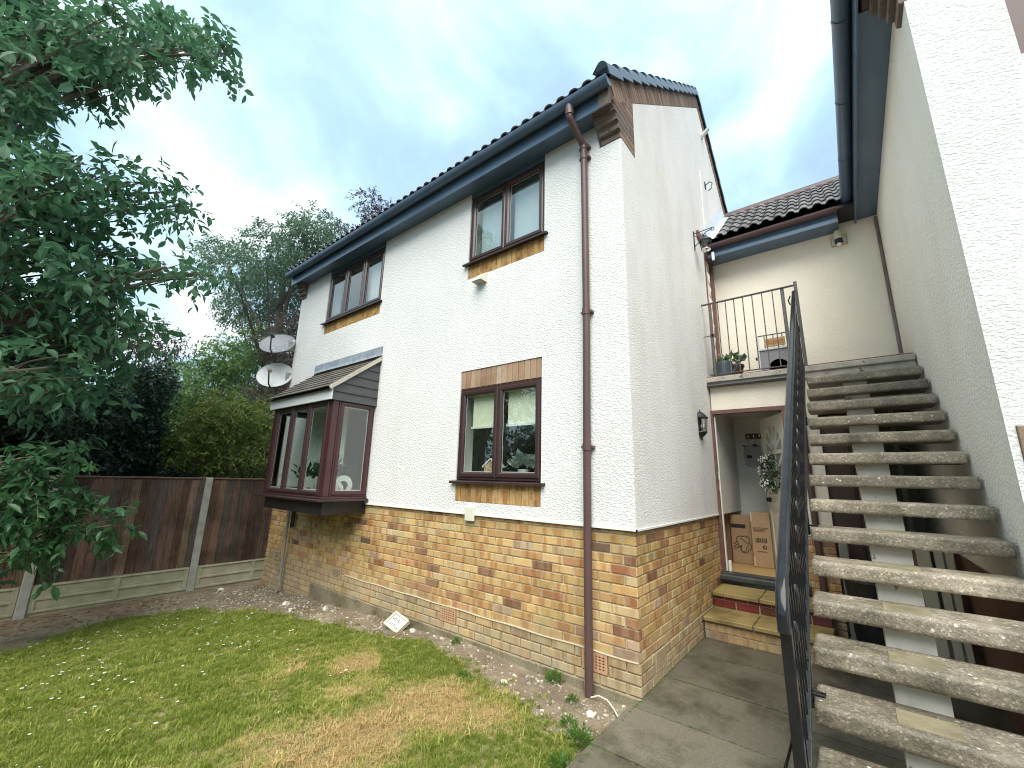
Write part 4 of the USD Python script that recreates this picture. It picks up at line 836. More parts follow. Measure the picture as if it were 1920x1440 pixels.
for z, xo in ((4.90, 0), (4.78, 0), (3.087, -0.003), (1.83, -0.016)):
    part(dp, 'collar', MB().tube([(PXX + xo, -0.067, z - 0.03), (PXX + xo, -0.067, z + 0.03)], 0.040, 16), 'brown_pipe', smooth=50)
    part(dp, 'pipe_clip', MB().cbox(PXX + xo - 0.058, PXX + xo + 0.058, -0.068, -0.0186, z - 0.012, z + 0.012, 0.003), 'brown_pipe')
part(dp, 'outlet', MB().tube([(-0.395, -0.300, 5.245), (-0.395, -0.300, 5.13)], 0.043, 16), 'brown_pipe', smooth=50)
# waste pipes under the bay at the far end
part(house, 'waste_pipe', MB().tube([(-5.78, -0.085, 1.05), (-5.78, -0.085, -0.16), (-5.80, -0.12, -0.27)], 0.020, 10), 'grey_pipe', smooth=50)
part(house, 'waste_pipe', MB().tube([(-5.70, -0.05, 1.05), (-5.70, -0.05, 0.70)], 0.030, 10), 'black_plastic', smooth=50)
# boiler flue cowl on the wall and the small vent over the brick
vm = MB(); c0 = (-1.85, -1.70, 3.80, 3.93)
vm.add([(c0[0], -0.0185, c0[3]), (c0[1], -0.0185, c0[3]), (c0[1], -0.13, c0[2] + 0.012), (c0[0], -0.13, c0[2] + 0.012), (c0[0], -0.0185, c0[2]), (c0[1], -0.0185, c0[2]), (c0[1], -0.13, c0[2]), (c0[0], -0.13, c0[2])], [(0, 3, 2, 1), (3, 7, 6, 2), (1, 2, 6, 5), (0, 4, 7, 3)])
vt = part(house, 'vent_cowl', vm, 'cream_plastic'); part(vt, 'vent_grille', MB().box(c0[0] + 0.004, c0[1] - 0.004, -0.126, -0.02, c0[2] + 0.002, c0[2] + 0.006), 'dark_hole')
for i in range(5): part(vt, 'vent_slat', MB().box(c0[0] + 0.01, c0[1] - 0.01, -0.118 + i * 0.022, -0.108 + i * 0.022, c0[2] - 0.004, c0[2] + 0.0015), 'cream_plastic')
part(house, 'wall_vent', MB().cbox(-1.86, -1.73, -0.045, -0.0185, 1.10, 1.245, 0.006), 'cream_plastic')

# ================================================================ LINK between the two buildings, with first-floor landing
YD, YU, XW, ZL = 2.633, 3.544, 2.075, 2.935
link = thing('link_building', (1.0, 3.8, 0), 'cream rendered link between the two houses with a tiled roof and an upstairs landing', 'building')
part(link, 'upper_wall', MB().box(0.0185, XW, YU, YU + 0.2, ZL - 0.1, 5.16), 'cream_render')
lw_ = sbox(0.0, 0.90, 0.0, 2.80).difference(sbox(0.0, 0.862, -1, 2.49))
part(link, 'lower_wall', MB().prism(sbox(0.03, 2.49, 0.862, 2.80).union(sbox(0.862, 1.0, 1.168, 2.80)), FR, YD, YD + 0.14).prism(sbox(1.1685, 2.42, XW, 2.80), FR, YD + 0.02, YD + 0.14), 'cream_render')
pier = part(link, 'brick_pier', MB().box(0.872, 1.16, YD + 0.0085, YD + 0.14, -0.1, 1.0), 'mortar')
for k in range(13):
    for (a, b) in ((0.864, 1.079), (1.089, 1.168)) if k % 2 else ((0.864, 0.943), (0.953, 1.168)):
        m = brick_mesh(MB(), 'f', a, b, k * 0.075 + 0.004, k * 0.075 + 0.067, brick_tone(6)); m.v[0] = m.v[0] + np.array([0, YD, 0]); part(pier, 'brick', m, 'brick', tone=True)
part(link, 'landing_slab', MB().cbox(-0.0, XW - 0.01, 2.545, YU, 2.865, ZL, 0.008).box(0.02, XW - 0.01, 2.575, YU, 2.80, 2.8645), 'slab_edge')
mat('slab_drip', (0.035, 0.034, 0.033), (0.06, 0.056, 0.052), 8, 0.5)
part(link, 'slab_drip', MB().cbox(0.0, 1.0, 2.555, 2.5745, 2.795, 2.862, 0.003).tube([(0.0, 2.548, 2.815), (1.0, 2.548, 2.82)], 0.022, 8), 'slab_drip')
part(link, 'asphalt_edge', MB().box(0.0, XW - 0.02, 2.56, YU, ZL + 0.0005, ZL + 0.012), 'wood_brown')
# link roof: individual roll tiles
OL = np.array([0.17, 3.10, 5.225]); LR = (4.62 - 3.10) / UF[1]
part(link, 'roof_deck', MB().prism(Polygon([(3.12, 5.19), (4.62, 5.19 + SL * 1.5), (6.2, 5.19 - 0.0), (6.2, 5.15), (3.12, 5.15)]), SD, 0.02, XW + 1.2), 'black_box')
nr = 6; gg = LR / nr
for c in range(14):
    for r_ in range(nr):
        x0_ = OL[0] + c * 0.152
        part(link, 'roof_tile', roll_tile(OL + AX * (c * 0.152) + UF * (r_ * gg), AX, UF, NF, 0.15, gg + 0.05, 0.028 + rt.uniform(0, 0.004), 0.006, tile_tone((0.165, 0.158, 0.160)), 0.040), 'roof_tile', tone=True)
part(link, 'ridge_tile', MB().tube([(0.10, 4.63, 6.46), (XW + 0.8, 4.63, 6.46)], 0.11, 12), 'brown_pipe', smooth=50)
a_, t_ = np.meshgrid(np.linspace(-0.0, 0.20, 12), np.linspace(-0.02, LR + 0.1, 46), indexing='ij')
wv = 0.022 * (meshkit.noise(np.stack([a_ * 14, t_ * 7, a_ * 0], -1), 6) - 0.3); up_ = 0.15 * np.clip(1 - a_ / 0.06, 0, 1)
part(link, 'lead_flashing', MB().grid(np.array([0.022, 3.10, 5.225]) + AX * a_[..., None] + UF * t_[..., None] + NF * (0.035 + wv + up_)[..., None]), 'lead_bright', smooth=True)
part(link, 'fascia', MB().cbox(0.02, 1.66, 3.215, 3.235, 5.03, 5.21, 0.003).box(0.02, 1.66, 3.236, YU, 5.03, 5.045), 'haze_blue_plastic')
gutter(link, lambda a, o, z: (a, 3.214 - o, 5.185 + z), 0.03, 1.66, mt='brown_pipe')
part(link, 'fascia_step', MB().cbox(0.02, 1.66, 3.19, 3.2145, 5.00, 5.06, 0.004), 'haze_blue_plastic')
mat('batten', (0.15, 0.10, 0.085), (0.26, 0.21, 0.19), 9, 0.7, 0.4, 30, 0.004, stretch=(1, 1, 0.3))
# brown batten in the right hand corner of the upper wall, flaking
part(link, 'corner_batten', MB().cbox(XW - 0.038, XW - 0.002, YU - 0.035, YU - 0.001, ZL + 0.02, 5.1, 0.006), 'batten')
part(link, 'batten_foot', MB().cbox(XW - 0.075, XW - 0.003, YU - 0.14, YU - 0.052, ZL + 0.013, ZL + 0.22, 0.01), 'post_concrete')
# doorway on the landing, in the side wall of the house
ud = part(house, 'landing_door', MB().box(-0.06, -0.02, up_door[0] + 0.05, up_door[1] - 0.06, up_door[2], up_door[3]), 'white_paint')
part(ud, 'door_frame', MB().box(-0.10, 0.03, up_door[1] - 0.055, up_door[1], up_door[2], up_door[3]).box(-0.10, 0.026, up_door[0], up_door[0] + 0.05, up_door[2], up_door[3]).box(-0.10, 0.032, up_door[0], up_door[1], up_door[3] - 0.002, up_door[3] + 0.085), 'brown_paint')
part(ud, 'head_panel', MB().box(0.019, 0.05, up_door[0] - 0.35, YU, up_door[3] + 0.086, 5.21), 'brown_paint')
bu = thing('paper_bunting', (0.03, 3.05, 4.0), 'string of white torn pennants hanging down beside the upstairs door', 'bunting')
for i in range(7):
    z = 4.72 - i * 0.20; s = 0.06 + 0.02 * (i % 3)
    part(bu, 'pennant', MB().add([(0.03, 3.10 - s, z), (0.045, 3.10 + s * 0.8, z - 0.05), (0.04, 3.10 + 0.01 * (i % 2), z - 0.21), (0.052, 3.10, z - 0.06)], [(0, 1, 3), (0, 3, 2), (3, 1, 2)]), 'white_paint')
part(bu, 'string', MB().tube([(0.034, 3.10, 4.78), (0.04, 3.10, 3.25)], 0.003, 4), 'iron')

# ground floor doorway
door = part(link, 'doorway', MB().box(0.0005, 0.045, YD - 0.03, YD + 0.08, 0.48, 2.445).box(0.0005, 0.864, YD - 0.031, YD + 0.081, 2.446, 2.495).box(0.818, 0.863, YD - 0.03, YD + 0.08, 0.48, 2.445), 'brown_paint')
part(door, 'door_stop', MB().cbox(0.046, 0.062, YD + 0.01, YD + 0.055, 0.50, 2.445, 0.004), 'white_paint')
part(door, 'strike_plate', MB().box(0.0455, 0.0475, YD - 0.02, YD + 0.005, 1.60, 1.70).box(0.0455, 0.0475, YD - 0.02, YD + 0.005, 1.46, 1.54), 'chrome')
part(door, 'threshold', MB().cbox(-0.02, 0.90, YD - 0.115, YD + 0.09, 0.415, 0.478, 0.012).box(0.0, 0.88, YD - 0.06, YD + 0.09, 0.4785, 0.494), 'threshold')
HX0, HX1, HY = -0.22, 0.95, 4.02
hall = MB().box(HX0 - 0.03, HX0, YD + 0.09, HY, 0.40, 2.56).box(HX1, HX1 + 0.03, YD + 0.14, HY, 0.40, 2.56).box(HX0, HX1, HY, HY + 0.03, 0.40, 2.56).box(HX0, HX1, YD + 0.09, HY, 2.56, 2.59)
part(link, 'hall_wall', hall, 'hall_wall'); part(link, 'hall_floor', MB().box(HX0, HX1, YD + 0.091, HY, 0.44, 0.488), 'laminate')
part(link, 'hall_skirting', MB().cbox(0.063, 0.095, YD + 0.06, YD + 0.11, 0.49, 0.62, 0.006), 'white_paint')
# open front door with a sunburst window
hin = np.array([0.835, YD + 0.085]); dirn = np.array([-0.355, 0.70]); dirn /= np.linalg.norm(dirn); nrm = np.array([-dirn[1], dirn[0]])   # nrm faces the viewer's side (-x)
DL = lambda u, v, w: (hin[0] + dirn[0] * u + nrm[0] * w, hin[1] + dirn[1] * u + nrm[1] * w, v)
leaf = sbox(0.0, 0.50, 0.765, 2.43)
cx_, zc = 0.40, 1.99
def arch(r, h): return Polygon([(cx_ + r * math.cos(t), zc + r * 1.15 * math.sin(t)) for t in np.linspace(0, np.pi, 25)] + [(cx_ - r, zc - h), (cx_ + r, zc - h)])
arch_top = Polygon([(cx_ + 0.27 * math.cos(t), zc + 0.33 * math.sin(t)) for t in np.linspace(0, np.pi, 25)])
low_l = sbox(cx_ - 0.27, 1.44, cx_ + 0.27, zc - 0.05)
open_ = arch_top.union(low_l)
bars = [LineString([(cx_, zc - 0.02), (cx_ + 0.5 * math.cos(t), zc + 0.6 * math.sin(t))]).buffer(0.022) for t in (math.radians(30), math.radians(60), math.radians(90), math.radians(120), math.radians(150))]
bars += [LineString([(cx_ - 0.27, zc - 0.05), (cx_ + 0.27, 1.44)]).buffer(0.022), LineString([(cx_ + 0.27, zc - 0.05), (cx_ - 0.27, 1.44)]).buffer(0.022), LineString([(cx_, zc - 0.05), (cx_, 1.44)]).buffer(0.018)]
panels = [sbox(0.10, 0.58, 0.37, 1.24), sbox(0.43, 0.58, 0.70, 1.24)]
body = sbox(0.0, 0.50, 0.775, 2.43).difference(open_)
for p_ in panels: body = body.difference(p_)
fd = thing('front_door', (float(hin[0]), float(hin[1]), 0.5), 'open cream front door with an arched sunburst window', 'door')
part(fd, 'door_leaf', MB().prism(body, DL, -0.022, 0.022), 'door_cream'); part(fd, 'lower_panel', MB().prism(panels[0].buffer(0.004), DL, -0.010, 0.010).prism(panels[1].buffer(0.004), DL, -0.010, 0.010).prism(panels[0].buffer(-0.05), DL, 0.010, 0.018).prism(panels[1].buffer(-0.05), DL, 0.010, 0.018), 'door_cream')
for b in bars: part(fd, 'glazing_bar', MB().prism(b.intersection(open_), DL, -0.016, 0.019), 'door_cream')
part(fd, 'pane', MB().prism(open_.buffer(0.004), DL, -0.003, 0.003), 'frosted')
part(fd, 'hinge_edge', MB().prism(sbox(-0.03, 0.495, 0.0, 2.435), DL, -0.03, 0.03), 'white_paint')
kb = DL(np.array([0.66]), np.array([1.36]), np.array([0.05])); kp = np.array([kb[0][0], kb[1][0], kb[2][0]])
kn = part(fd, 'door_knob', MB().tri(trimesh.creation.icosphere(2, 0.030)).xf(np.eye(3), kp), 'iron', smooth=True); part(kn, 'rose', MB().tube([kp, kp - np.array([nrm[0], nrm[1], 0]) * 0.03], [0.012, 0.028], 12), 'iron', smooth=True)
# wreath hung on the door
wc = np.array([c[0] for c in DL(np.array([0.42]), np.array([1.70]), np.array([0.06]))]); DU = np.array([dirn[0], dirn[1], 0]); DN = np.array([nrm[0], nrm[1], 0]); DZ = np.array([0, 0, 1.0])
wr = thing('door_wreath', wc, 'wreath of white blossom and dark green leaves on the open door', 'wreath')
lv, fw = MB(), MB()
for i in range(340):
    a = rnp.uniform(0, 6.28); b = rnp.uniform(0, 6.28); R, r_ = 0.155, 0.065 * math.sqrt(rnp.uniform(0.2, 1)); p = wc + (DU * math.cos(a) + DZ * math.sin(a) * 1.1) * (R + r_ * math.cos(b)) + DN * (r_ * math.sin(b) + 0.03)
    d_ = rnp.normal(0, 1, 3); d_ /= np.linalg.norm(d_); s = np.cross(d_, DN); s /= np.linalg.norm(s) + 1e-9
    lv.add([p, p + d_ * 0.025 + s * 0.013, p + d_ * 0.055, p + d_ * 0.025 - s * 0.013], [(0, 1, 2, 3)])
    if i % 2 == 0 and (math.cos(a) > -0.6):
        q_ = p + DN * 0.025; fw.add([q_ + DU * 0.016, q_ + DZ * 0.016, q_ - DU * 0.016, q_ - DZ * 0.016, q_ + DN * 0.012], [(0, 1, 4), (1, 2, 4), (2, 3, 4), (3, 0, 4)])
part(wr, 'leaves', lv, 'house_plant'); part(wr, 'blossom', fw, 'petal'); part(wr, 'hanger', MB().tube([wc + DZ * 0.18 + DN * 0.02, wc + DZ * 0.30 - DN * 0.03], 0.004, 5), 'iron')
# cardboard in the hall
PAPER = (0.38, 0.245, 0.14); PAPER2 = (0.43, 0.29, 0.165)
def carton(x0, x1, y0, y1, z0, z1, lean, tone, label, name='cardboard_box', c=0.004):
    t = thing(name, ((x0 + x1) / 2, (y0 + y1) / 2, z0), label, 'box', 'cartons stacked in the hall'); m = MB().cbox(x0, x1, y0, y1, z0, z1, c, tone); v = m.v[0]; v[:, 1] += (v[:, 2] - z0) * lean
    part(t, 'carton', m, 'card', tone=True); return t
def on_face(mb, x0, y0, z0, lean, off=0.003):
    for v in mb.v: v[:, 1] = y0 - off + (v[:, 2] - z0) * lean + v[:, 1]
    return mb
b1 = carton(-0.155, -0.050, 3.46, 3.52, 0.49, 1.32, 0.02, (0.27, 0.15, 0.095), 'tall narrow brown carton with rounded end at the left of the hall', 'flat_carton', 0.02)
b2 = carton(-0.035, 0.235, 3.44, 3.56, 0.49, 1.125, 0.03, PAPER, 'cardboard box printed with a black band and a puff-of-cloud drawing')
yf = 3.44
m = on_face(MB().box(-0.030, 0.150, -0.0015, 0, 0.955, 1.005), 0, yf, 0.49, 0.03); part(b2, 'black_band', m, 'print_dark')
cl = Point(0.075, 0.80).buffer(0.045).union(Point(0.135, 0.80).buffer(0.05)).union(Point(0.16, 0.72).buffer(0.045)).union(Point(0.10, 0.745).buffer(0.055)).union(Point(0.125, 0.675).buffer(0.042)).buffer(0.006)
cl2 = Point(0.085, 0.765).buffer(0.05).union(Point(0.125, 0.735).buffer(0.045)).union(Point(0.105, 0.68).buffer(0.04))
ln = cl.difference(cl.buffer(-0.008)).union(cl2.difference(cl2.buffer(-0.007)).intersection(sbox(0.07, 0.60, 0.5, 0.9))).union(LineString([(-0.01, 0.735), (0.03, 0.77)]).buffer(0.004)).union(LineString([(-0.015, 0.69), (0.04, 0.74)]).buffer(0.004)).union(LineString([(0.0, 0.675), (0.07, 0.71)]).buffer(0.004)).difference(sbox(-0.1, 0.60, 0.035, 0.79).intersection(sbox(-0.1, 0.60, 0.06, 0.70)).difference(sbox(-0.1, 0.6, 0.04, 0.71)))
part(b2, 'puff_drawing', on_face(MB().prism(ln, FR, 0, -0.0015), 0, yf, 0.49, 0.03), 'print_dark')
b3 = carton(0.245, 0.470, 3.31, 3.43, 0.49, 1.185, 0.02, PAPER2, 'taller cardboard box with a bar code, nearest the open door')
yf = 3.31; m = MB(); rbar = random.Random(3); xx = 0.285
while xx < 0.415:
    w = rbar.choice([0.003, 0.005, 0.008]); m.box(xx, xx + w, -0.0012, 0, 0.80, 0.855); xx += w + rbar.choice([0.004, 0.007])
part(b3, 'bar_code', on_face(m, 0, yf, 0.49, 0.02), 'print_dark')
m = MB()
for z in (0.985, 0.968, 0.953, 0.938): m.box(0.265, 0.445 - (0.985 - z) * 1.2, -0.0012, 0, z, z + 0.005)
m.box(0.29, 0.41, -0.0012, 0, 0.685, 0.692); part(b3, 'small_print', on_face(m, 0, yf, 0.49, 0.02), 'print_brown')
dot = Point(0.385, 0.745).buffer(0.024).difference(Point(0.388, 0.745).buffer(0.013)); part(b3, 'recycling_mark', on_face(MB().prism(dot, FR, 0, -0.0012), 0, yf, 0.49, 0.02), 'print_dark')
part(b3, 'tape', on_face(MB().box(0.2455, 0.262, -0.001, 0, 1.06, 1.18).box(0.2455, 0.262, -0.001, 0, 0.50, 0.62), 0, yf, 0.49, 0.02), 'tape')
# coat rack and tote bag on the back wall of the hall
rk = thing('coat_rack', (0.29, HY, 2.27), 'dark brown wooden coat rack on the back wall of the hall', 'coat rack')
part(rk, 'board', MB().cbox(0.17, 0.42, HY - 0.022, HY - 0.001, 2.235, 2.315, 0.004), 'wood_brown')
for x in (0.215, 0.29, 0.365): part(rk, 'hook', MB().tube([(x, HY - 0.022, 2.28), (x, HY - 0.06, 2.265), (x, HY - 0.065, 2.29)], 0.006, 6), 'chrome')
bg = thing('tote_bag', (0.25, HY - 0.04, 2.0), 'white tote bag with black blotches hanging from the coat rack', 'bag')
X, Z = np.meshgrid(np.linspace(0, 1, 17), np.linspace(0, 1, 15), indexing='ij')
bulge = 0.035 * np.sin(np.pi * X) * (0.4 + 0.6 * np.sin(np.pi * (1 - Z) * 0.75)); side_ = 0.008 * np.sin(9 * Z + 3 * X)
zz = 1.845 + 0.275 * Z - 0.03 * np.sin(np.pi * X) * (1 - Z)
gfront = np.stack([0.13 + 0.235 * X + side_, HY - 0.028 - bulge, zz], -1); part(bg, 'bag_body', MB().grid(gfront).grid(np.stack([0.13 + 0.235 * X + side_, HY - 0.012 + 0 * X, zz], -1)), 'bag_shaded_white', smooth=True)
part(bg, 'handle', MB().tube([(0.19, HY - 0.035, 2.10), (0.205, HY - 0.045, 2.20), (0.215, HY - 0.05, 2.27)], 0.006, 6).tube([(0.305, HY - 0.035, 2.10), (0.30, HY - 0.045, 2.2), (0.29, HY - 0.05, 2.27)], 0.006, 6), 'bag_shaded_white')
part(bg, 'black_motif', MB().prism(affinity.scale(Point(0.185, 1.965).buffer(0.018), 0.8, 1.6), FR, HY - 0.068, HY - 0.055).prism(Point(0.215, 1.962).buffer(0.026), FR, HY - 0.074, HY - 0.06), 'print_dark')
part(bg, 'black_trim', MB().tube([(0.125, HY - 0.03, 2.135), (0.16, HY - 0.045, 2.122)], 0.008, 6).tube([(0.27, HY - 0.05, 2.14), (0.33, HY - 0.05, 2.13)], [0.018, 0.008], 6), 'print_dark')

# steps up to the ground floor door
st = thing('door_steps', (0.45, 2.1, 0), 'two stone-topped brick steps leading up to the front door', 'steps')
for (y0, y1, z1, tn) in ((1.60, 2.10, 0.215, 'b'), (2.03, 2.52, 0.375, 'r')):
    part(st, 'step_core', MB().box(0.0225, 1.08, y0 + 0.05, y1, -0.05, z1 - 0.042), 'mortar')
    for (a, b) in ((0.022, 0.47), (0.477, 1.09)):
        part(st, 'step_slab', MB().cbox(a, b, y0, y1 + 0.02, z1 - 0.042, z1, 0.006, (0.36, 0.27, 0.105)), 'slab', tone=True)
    zb = 0.0 if tn == 'b' else 0.2155
    for k in range(2 if tn == 'b' else 2):
        x = 0.022 - (0.1125 if k else 0); zz0 = zb + 0.004 + k * 0.078; zz1 = min(zz0 + 0.072, z1 - 0.046)
        while x < 1.08:
            a, b = max(x, 0.023), min(x + 0.215, 1.08)
            if b - a > 0.03:
                m = brick_mesh(MB(), 'f', a, b, zz0, zz1, brick_tone(6) if tn == 'b' else tuple(v * rb.uniform(0.7, 1.2) for v in (0.21, 0.045, 0.035))); m.v[0] = m.v[0] + np.array([0, y0 + 0.042, 0]); part(st, 'step_brick', m, 'brick' if tn == 'b' else 'slab', tone=True)
            x += 0.225
# pipe, passage and things under the stairs
part(link, 'downpipe', MB().tube([(1.015, YD - 0.05, 2.79), (1.015, YD - 0.05, 0.0)], 0.034, 14), 'brown_pipe', smooth=50)
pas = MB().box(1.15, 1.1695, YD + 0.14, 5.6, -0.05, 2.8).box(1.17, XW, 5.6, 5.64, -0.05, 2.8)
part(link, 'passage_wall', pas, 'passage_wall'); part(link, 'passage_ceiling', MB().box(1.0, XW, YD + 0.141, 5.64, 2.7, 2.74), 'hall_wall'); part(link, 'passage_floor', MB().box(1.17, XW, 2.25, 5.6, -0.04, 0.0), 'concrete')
pdoor = part(link, 'passage_door', MB().cbox(1.175, 1.42, YD + 0.05, YD + 0.09, 0.05, 2.35, 0.004).cbox(1.425, 1.45, YD + 0.03, YD + 0.10, 0.05, 2.40, 0.004), 'passage_door')
part(pdoor, 'door_panel', MB().cbox(1.20, 1.40, YD + 0.042, YD + 0.049, 1.35, 2.2, 0.003).cbox(1.20, 1.40, YD + 0.042, YD + 0.049, 0.3, 1.2, 0.003), 'passage_door')
part(link, 'passage_partition', MB().box(1.62, XW, 4.55, 4.60, 0.0, 2.7), 'passage_wall'); part(link, 'passage_trim', MB().box(1.90, 1.955, 4.53, 4.549, 0.0, 2.7), 'hall_wall')
part(link, 'cable', MB().tube([(1.70, 4.54, 2.45), (1.82, 4.53, 2.20), (1.95, 4.54, 2.10), (2.06, 4.54, 2.05)], 0.006, 5), 'iron')
gp = thing('grey_post', (1.235, 2.52, 0), 'pale grey post standing against the brick pier behind the stairs', 'post'); part(gp, 'shaft', MB().cbox(1.195, 1.275, 2.49, 2.56, 0.0, 1.02, 0.006), 'grey_pipe'); part(gp, 'cap', MB().cbox(1.19, 1.28, 2.485, 2.565, 1.0205, 1.045, 0.006), 'grey_pipe')
bn = thing('black_bin', (1.42, 2.35, 0), 'black plastic bin under the stairs behind the concrete spine', 'bin')
part(bn, 'body', MB().lathe([(0.0, 0), (0.17, 0), (0.21, 0.66), (0.0, 0.66)], (1.42, 2.25, 0.0), n=24), 'bin_black', smooth=40); part(bn, 'lid', MB().lathe([(0.0, 0.74), (0.12, 0.73), (0.225, 0.69), (0.235, 0.66), (0.0, 0.66)], (1.42, 2.25, 0.002), n=24), 'bin_black', smooth=40)
for i, (x, w, h, mt) in enumerate(((1.74, 0.05, 1.05, 'brown_paint'), (1.80, 0.09, 1.12, 'board_cream'), (1.90, 0.055, 1.10, 'board_cream'), (1.965, 0.04, 1.13, 'board_cream'))):
    pl = thing('leaning_plank', (x, 1.9, 0), ['narrow dark plank leaning under the stairs', 'widest cream plank leaning under the stairs', 'middle-width cream plank leaning under the stairs', 'thin cream batten leaning nearest the right wall under the stairs'][i], 'plank', 'planks leaning under the stairs')
    m = MB().bar((x, 1.85, 0.01), (x + 0.02, 2.25, h), w, 0.022, (0, 1, 0)); part(pl, 'board', m, mt); part(pl, 'end_grain', MB().cbox(x - w / 2 + 0.025, x + w / 2 + 0.015, 2.245, 2.262, h, h + 0.004, 0.001), 'laminate')
part(link, 'timber_lining', MB().box(XW - 0.02, XW - 0.002, 0.4, 2.55, -0.03, 0.98), 'wood_brown')

# ================================================================ NEIGHBOURING BUILDING on the right
YC = 0.058
nb = thing('neighbouring_house', (5.0, 3.5, 0), 'cream and white rendered house at the right edge with deep dark eaves', 'house')
part(nb, 'side_wall', MB().box(XW, XW + 0.2, YC + 0.016, 9.0, -0.3, 4.845).box(XW, XW + 0.2, YC + 0.2, 9.0, 4.845, Z_EAVE + 0.25), 'side_render')
gw_ = Polygon([(XW, -0.3), (9.0, -0.3), (9.0, 5.2), (5.6, 8.1), (XW + 0.2, 5.42), (XW + 0.2, 4.845), (XW, 4.845)])
gw_ = gw_.difference(rc(2.485, 3.9, 4.08, 5.5)).difference(rc(2.11, 3.3, 1.30, 1.885))
part(nb, 'front_wall', MB().prism(gw_, FR, YC, YC + 0.0155), 'white_render')
nf = part(nb, 'upstairs_window', MB().ring(lambda u, d, z: (u, YC + 0.03 - d, z), 2.485, 3.9, 4.08, 5.5, [(0, -0.06), (0, 0.0), (0.004, 0.004), (0.16, 0.004), (0.16, -0.06)]), 'brown_pipe'); part(nf, 'pane', MB().add([(2.6, YC + 0.05, 4.2), (3.8, YC + 0.05, 4.2), (3.8, YC + 0.05, 5.4), (2.6, YC + 0.05, 5.4)], [(0, 1, 2, 3)]), 'double_glazing')
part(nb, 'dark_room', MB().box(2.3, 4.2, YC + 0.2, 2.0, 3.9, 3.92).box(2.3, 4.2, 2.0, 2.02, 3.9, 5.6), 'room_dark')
bp_ = part(nb, 'brick_panel', MB().box(2.11, 3.3, YC + 0.012, YC + 0.0155, 1.30, 1.885), 'mortar')
for i in range(14):
    m = brick_mesh(MB(), 'f', 2.112 + i * 0.078, 2.112 + i * 0.078 + 0.070, 1.665, 1.883, tuple(v * rb.uniform(0.85, 1.1) for v in (0.30, 0.21, 0.15)), 0.012, 0.02); m.v[0] = m.v[0] + np.array([0, YC, 0]); part(bp_, 'brick', m, 'gable_brick', tone=True)
part(bp_, 'pale_panel', MB().box(2.112, 3.29, YC + 0.002, YC + 0.011, 1.302, 1.66), 'pale_mortar')
corbel(nb, lambda u, o, z: (XW - o - 0.0, YC - u - 0.0, z))
part(nb, 'soffit', MB().box(XW - 0.215, XW - 0.0005, YC + 0.20, 9.0, 5.131, 5.146), 'haze_blue_plastic'); part(nb, 'fascia', MB().cbox(XW - 0.235, XW - 0.216, YC - 0.02, 9.0, 5.085, 5.315, 0.003), 'haze_blue_plastic')
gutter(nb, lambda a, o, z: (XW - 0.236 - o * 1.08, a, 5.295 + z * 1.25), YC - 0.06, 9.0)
UR = np.array([1, 0, SL]) / math.hypot(1, SL); NR = np.array([-SL, 0, 1]) / math.hypot(1, SL); AY = np.array([0, -1.0, 0])
part(nb, 'roof', MB().prism(Polygon([(XW - 0.29, 5.37), (5.6, 5.37 + SL * (5.6 - XW + 0.29)), (9.2, 5.37), (9.2, 5.3), (XW - 0.29, 5.3)]), FR, YC - 0.04, 9.0), 'black_box')
y = YC - 0.03 + 0.15
while y < 9.0:
    part(nb, 'eave_tile', roll_tile(np.array([XW - 0.305, y, 5.325]), AY, UR, NR, 0.15, 0.42, 0.012, 0.004, tile_tone()), 'roof_tile', tone=True); y += 0.15

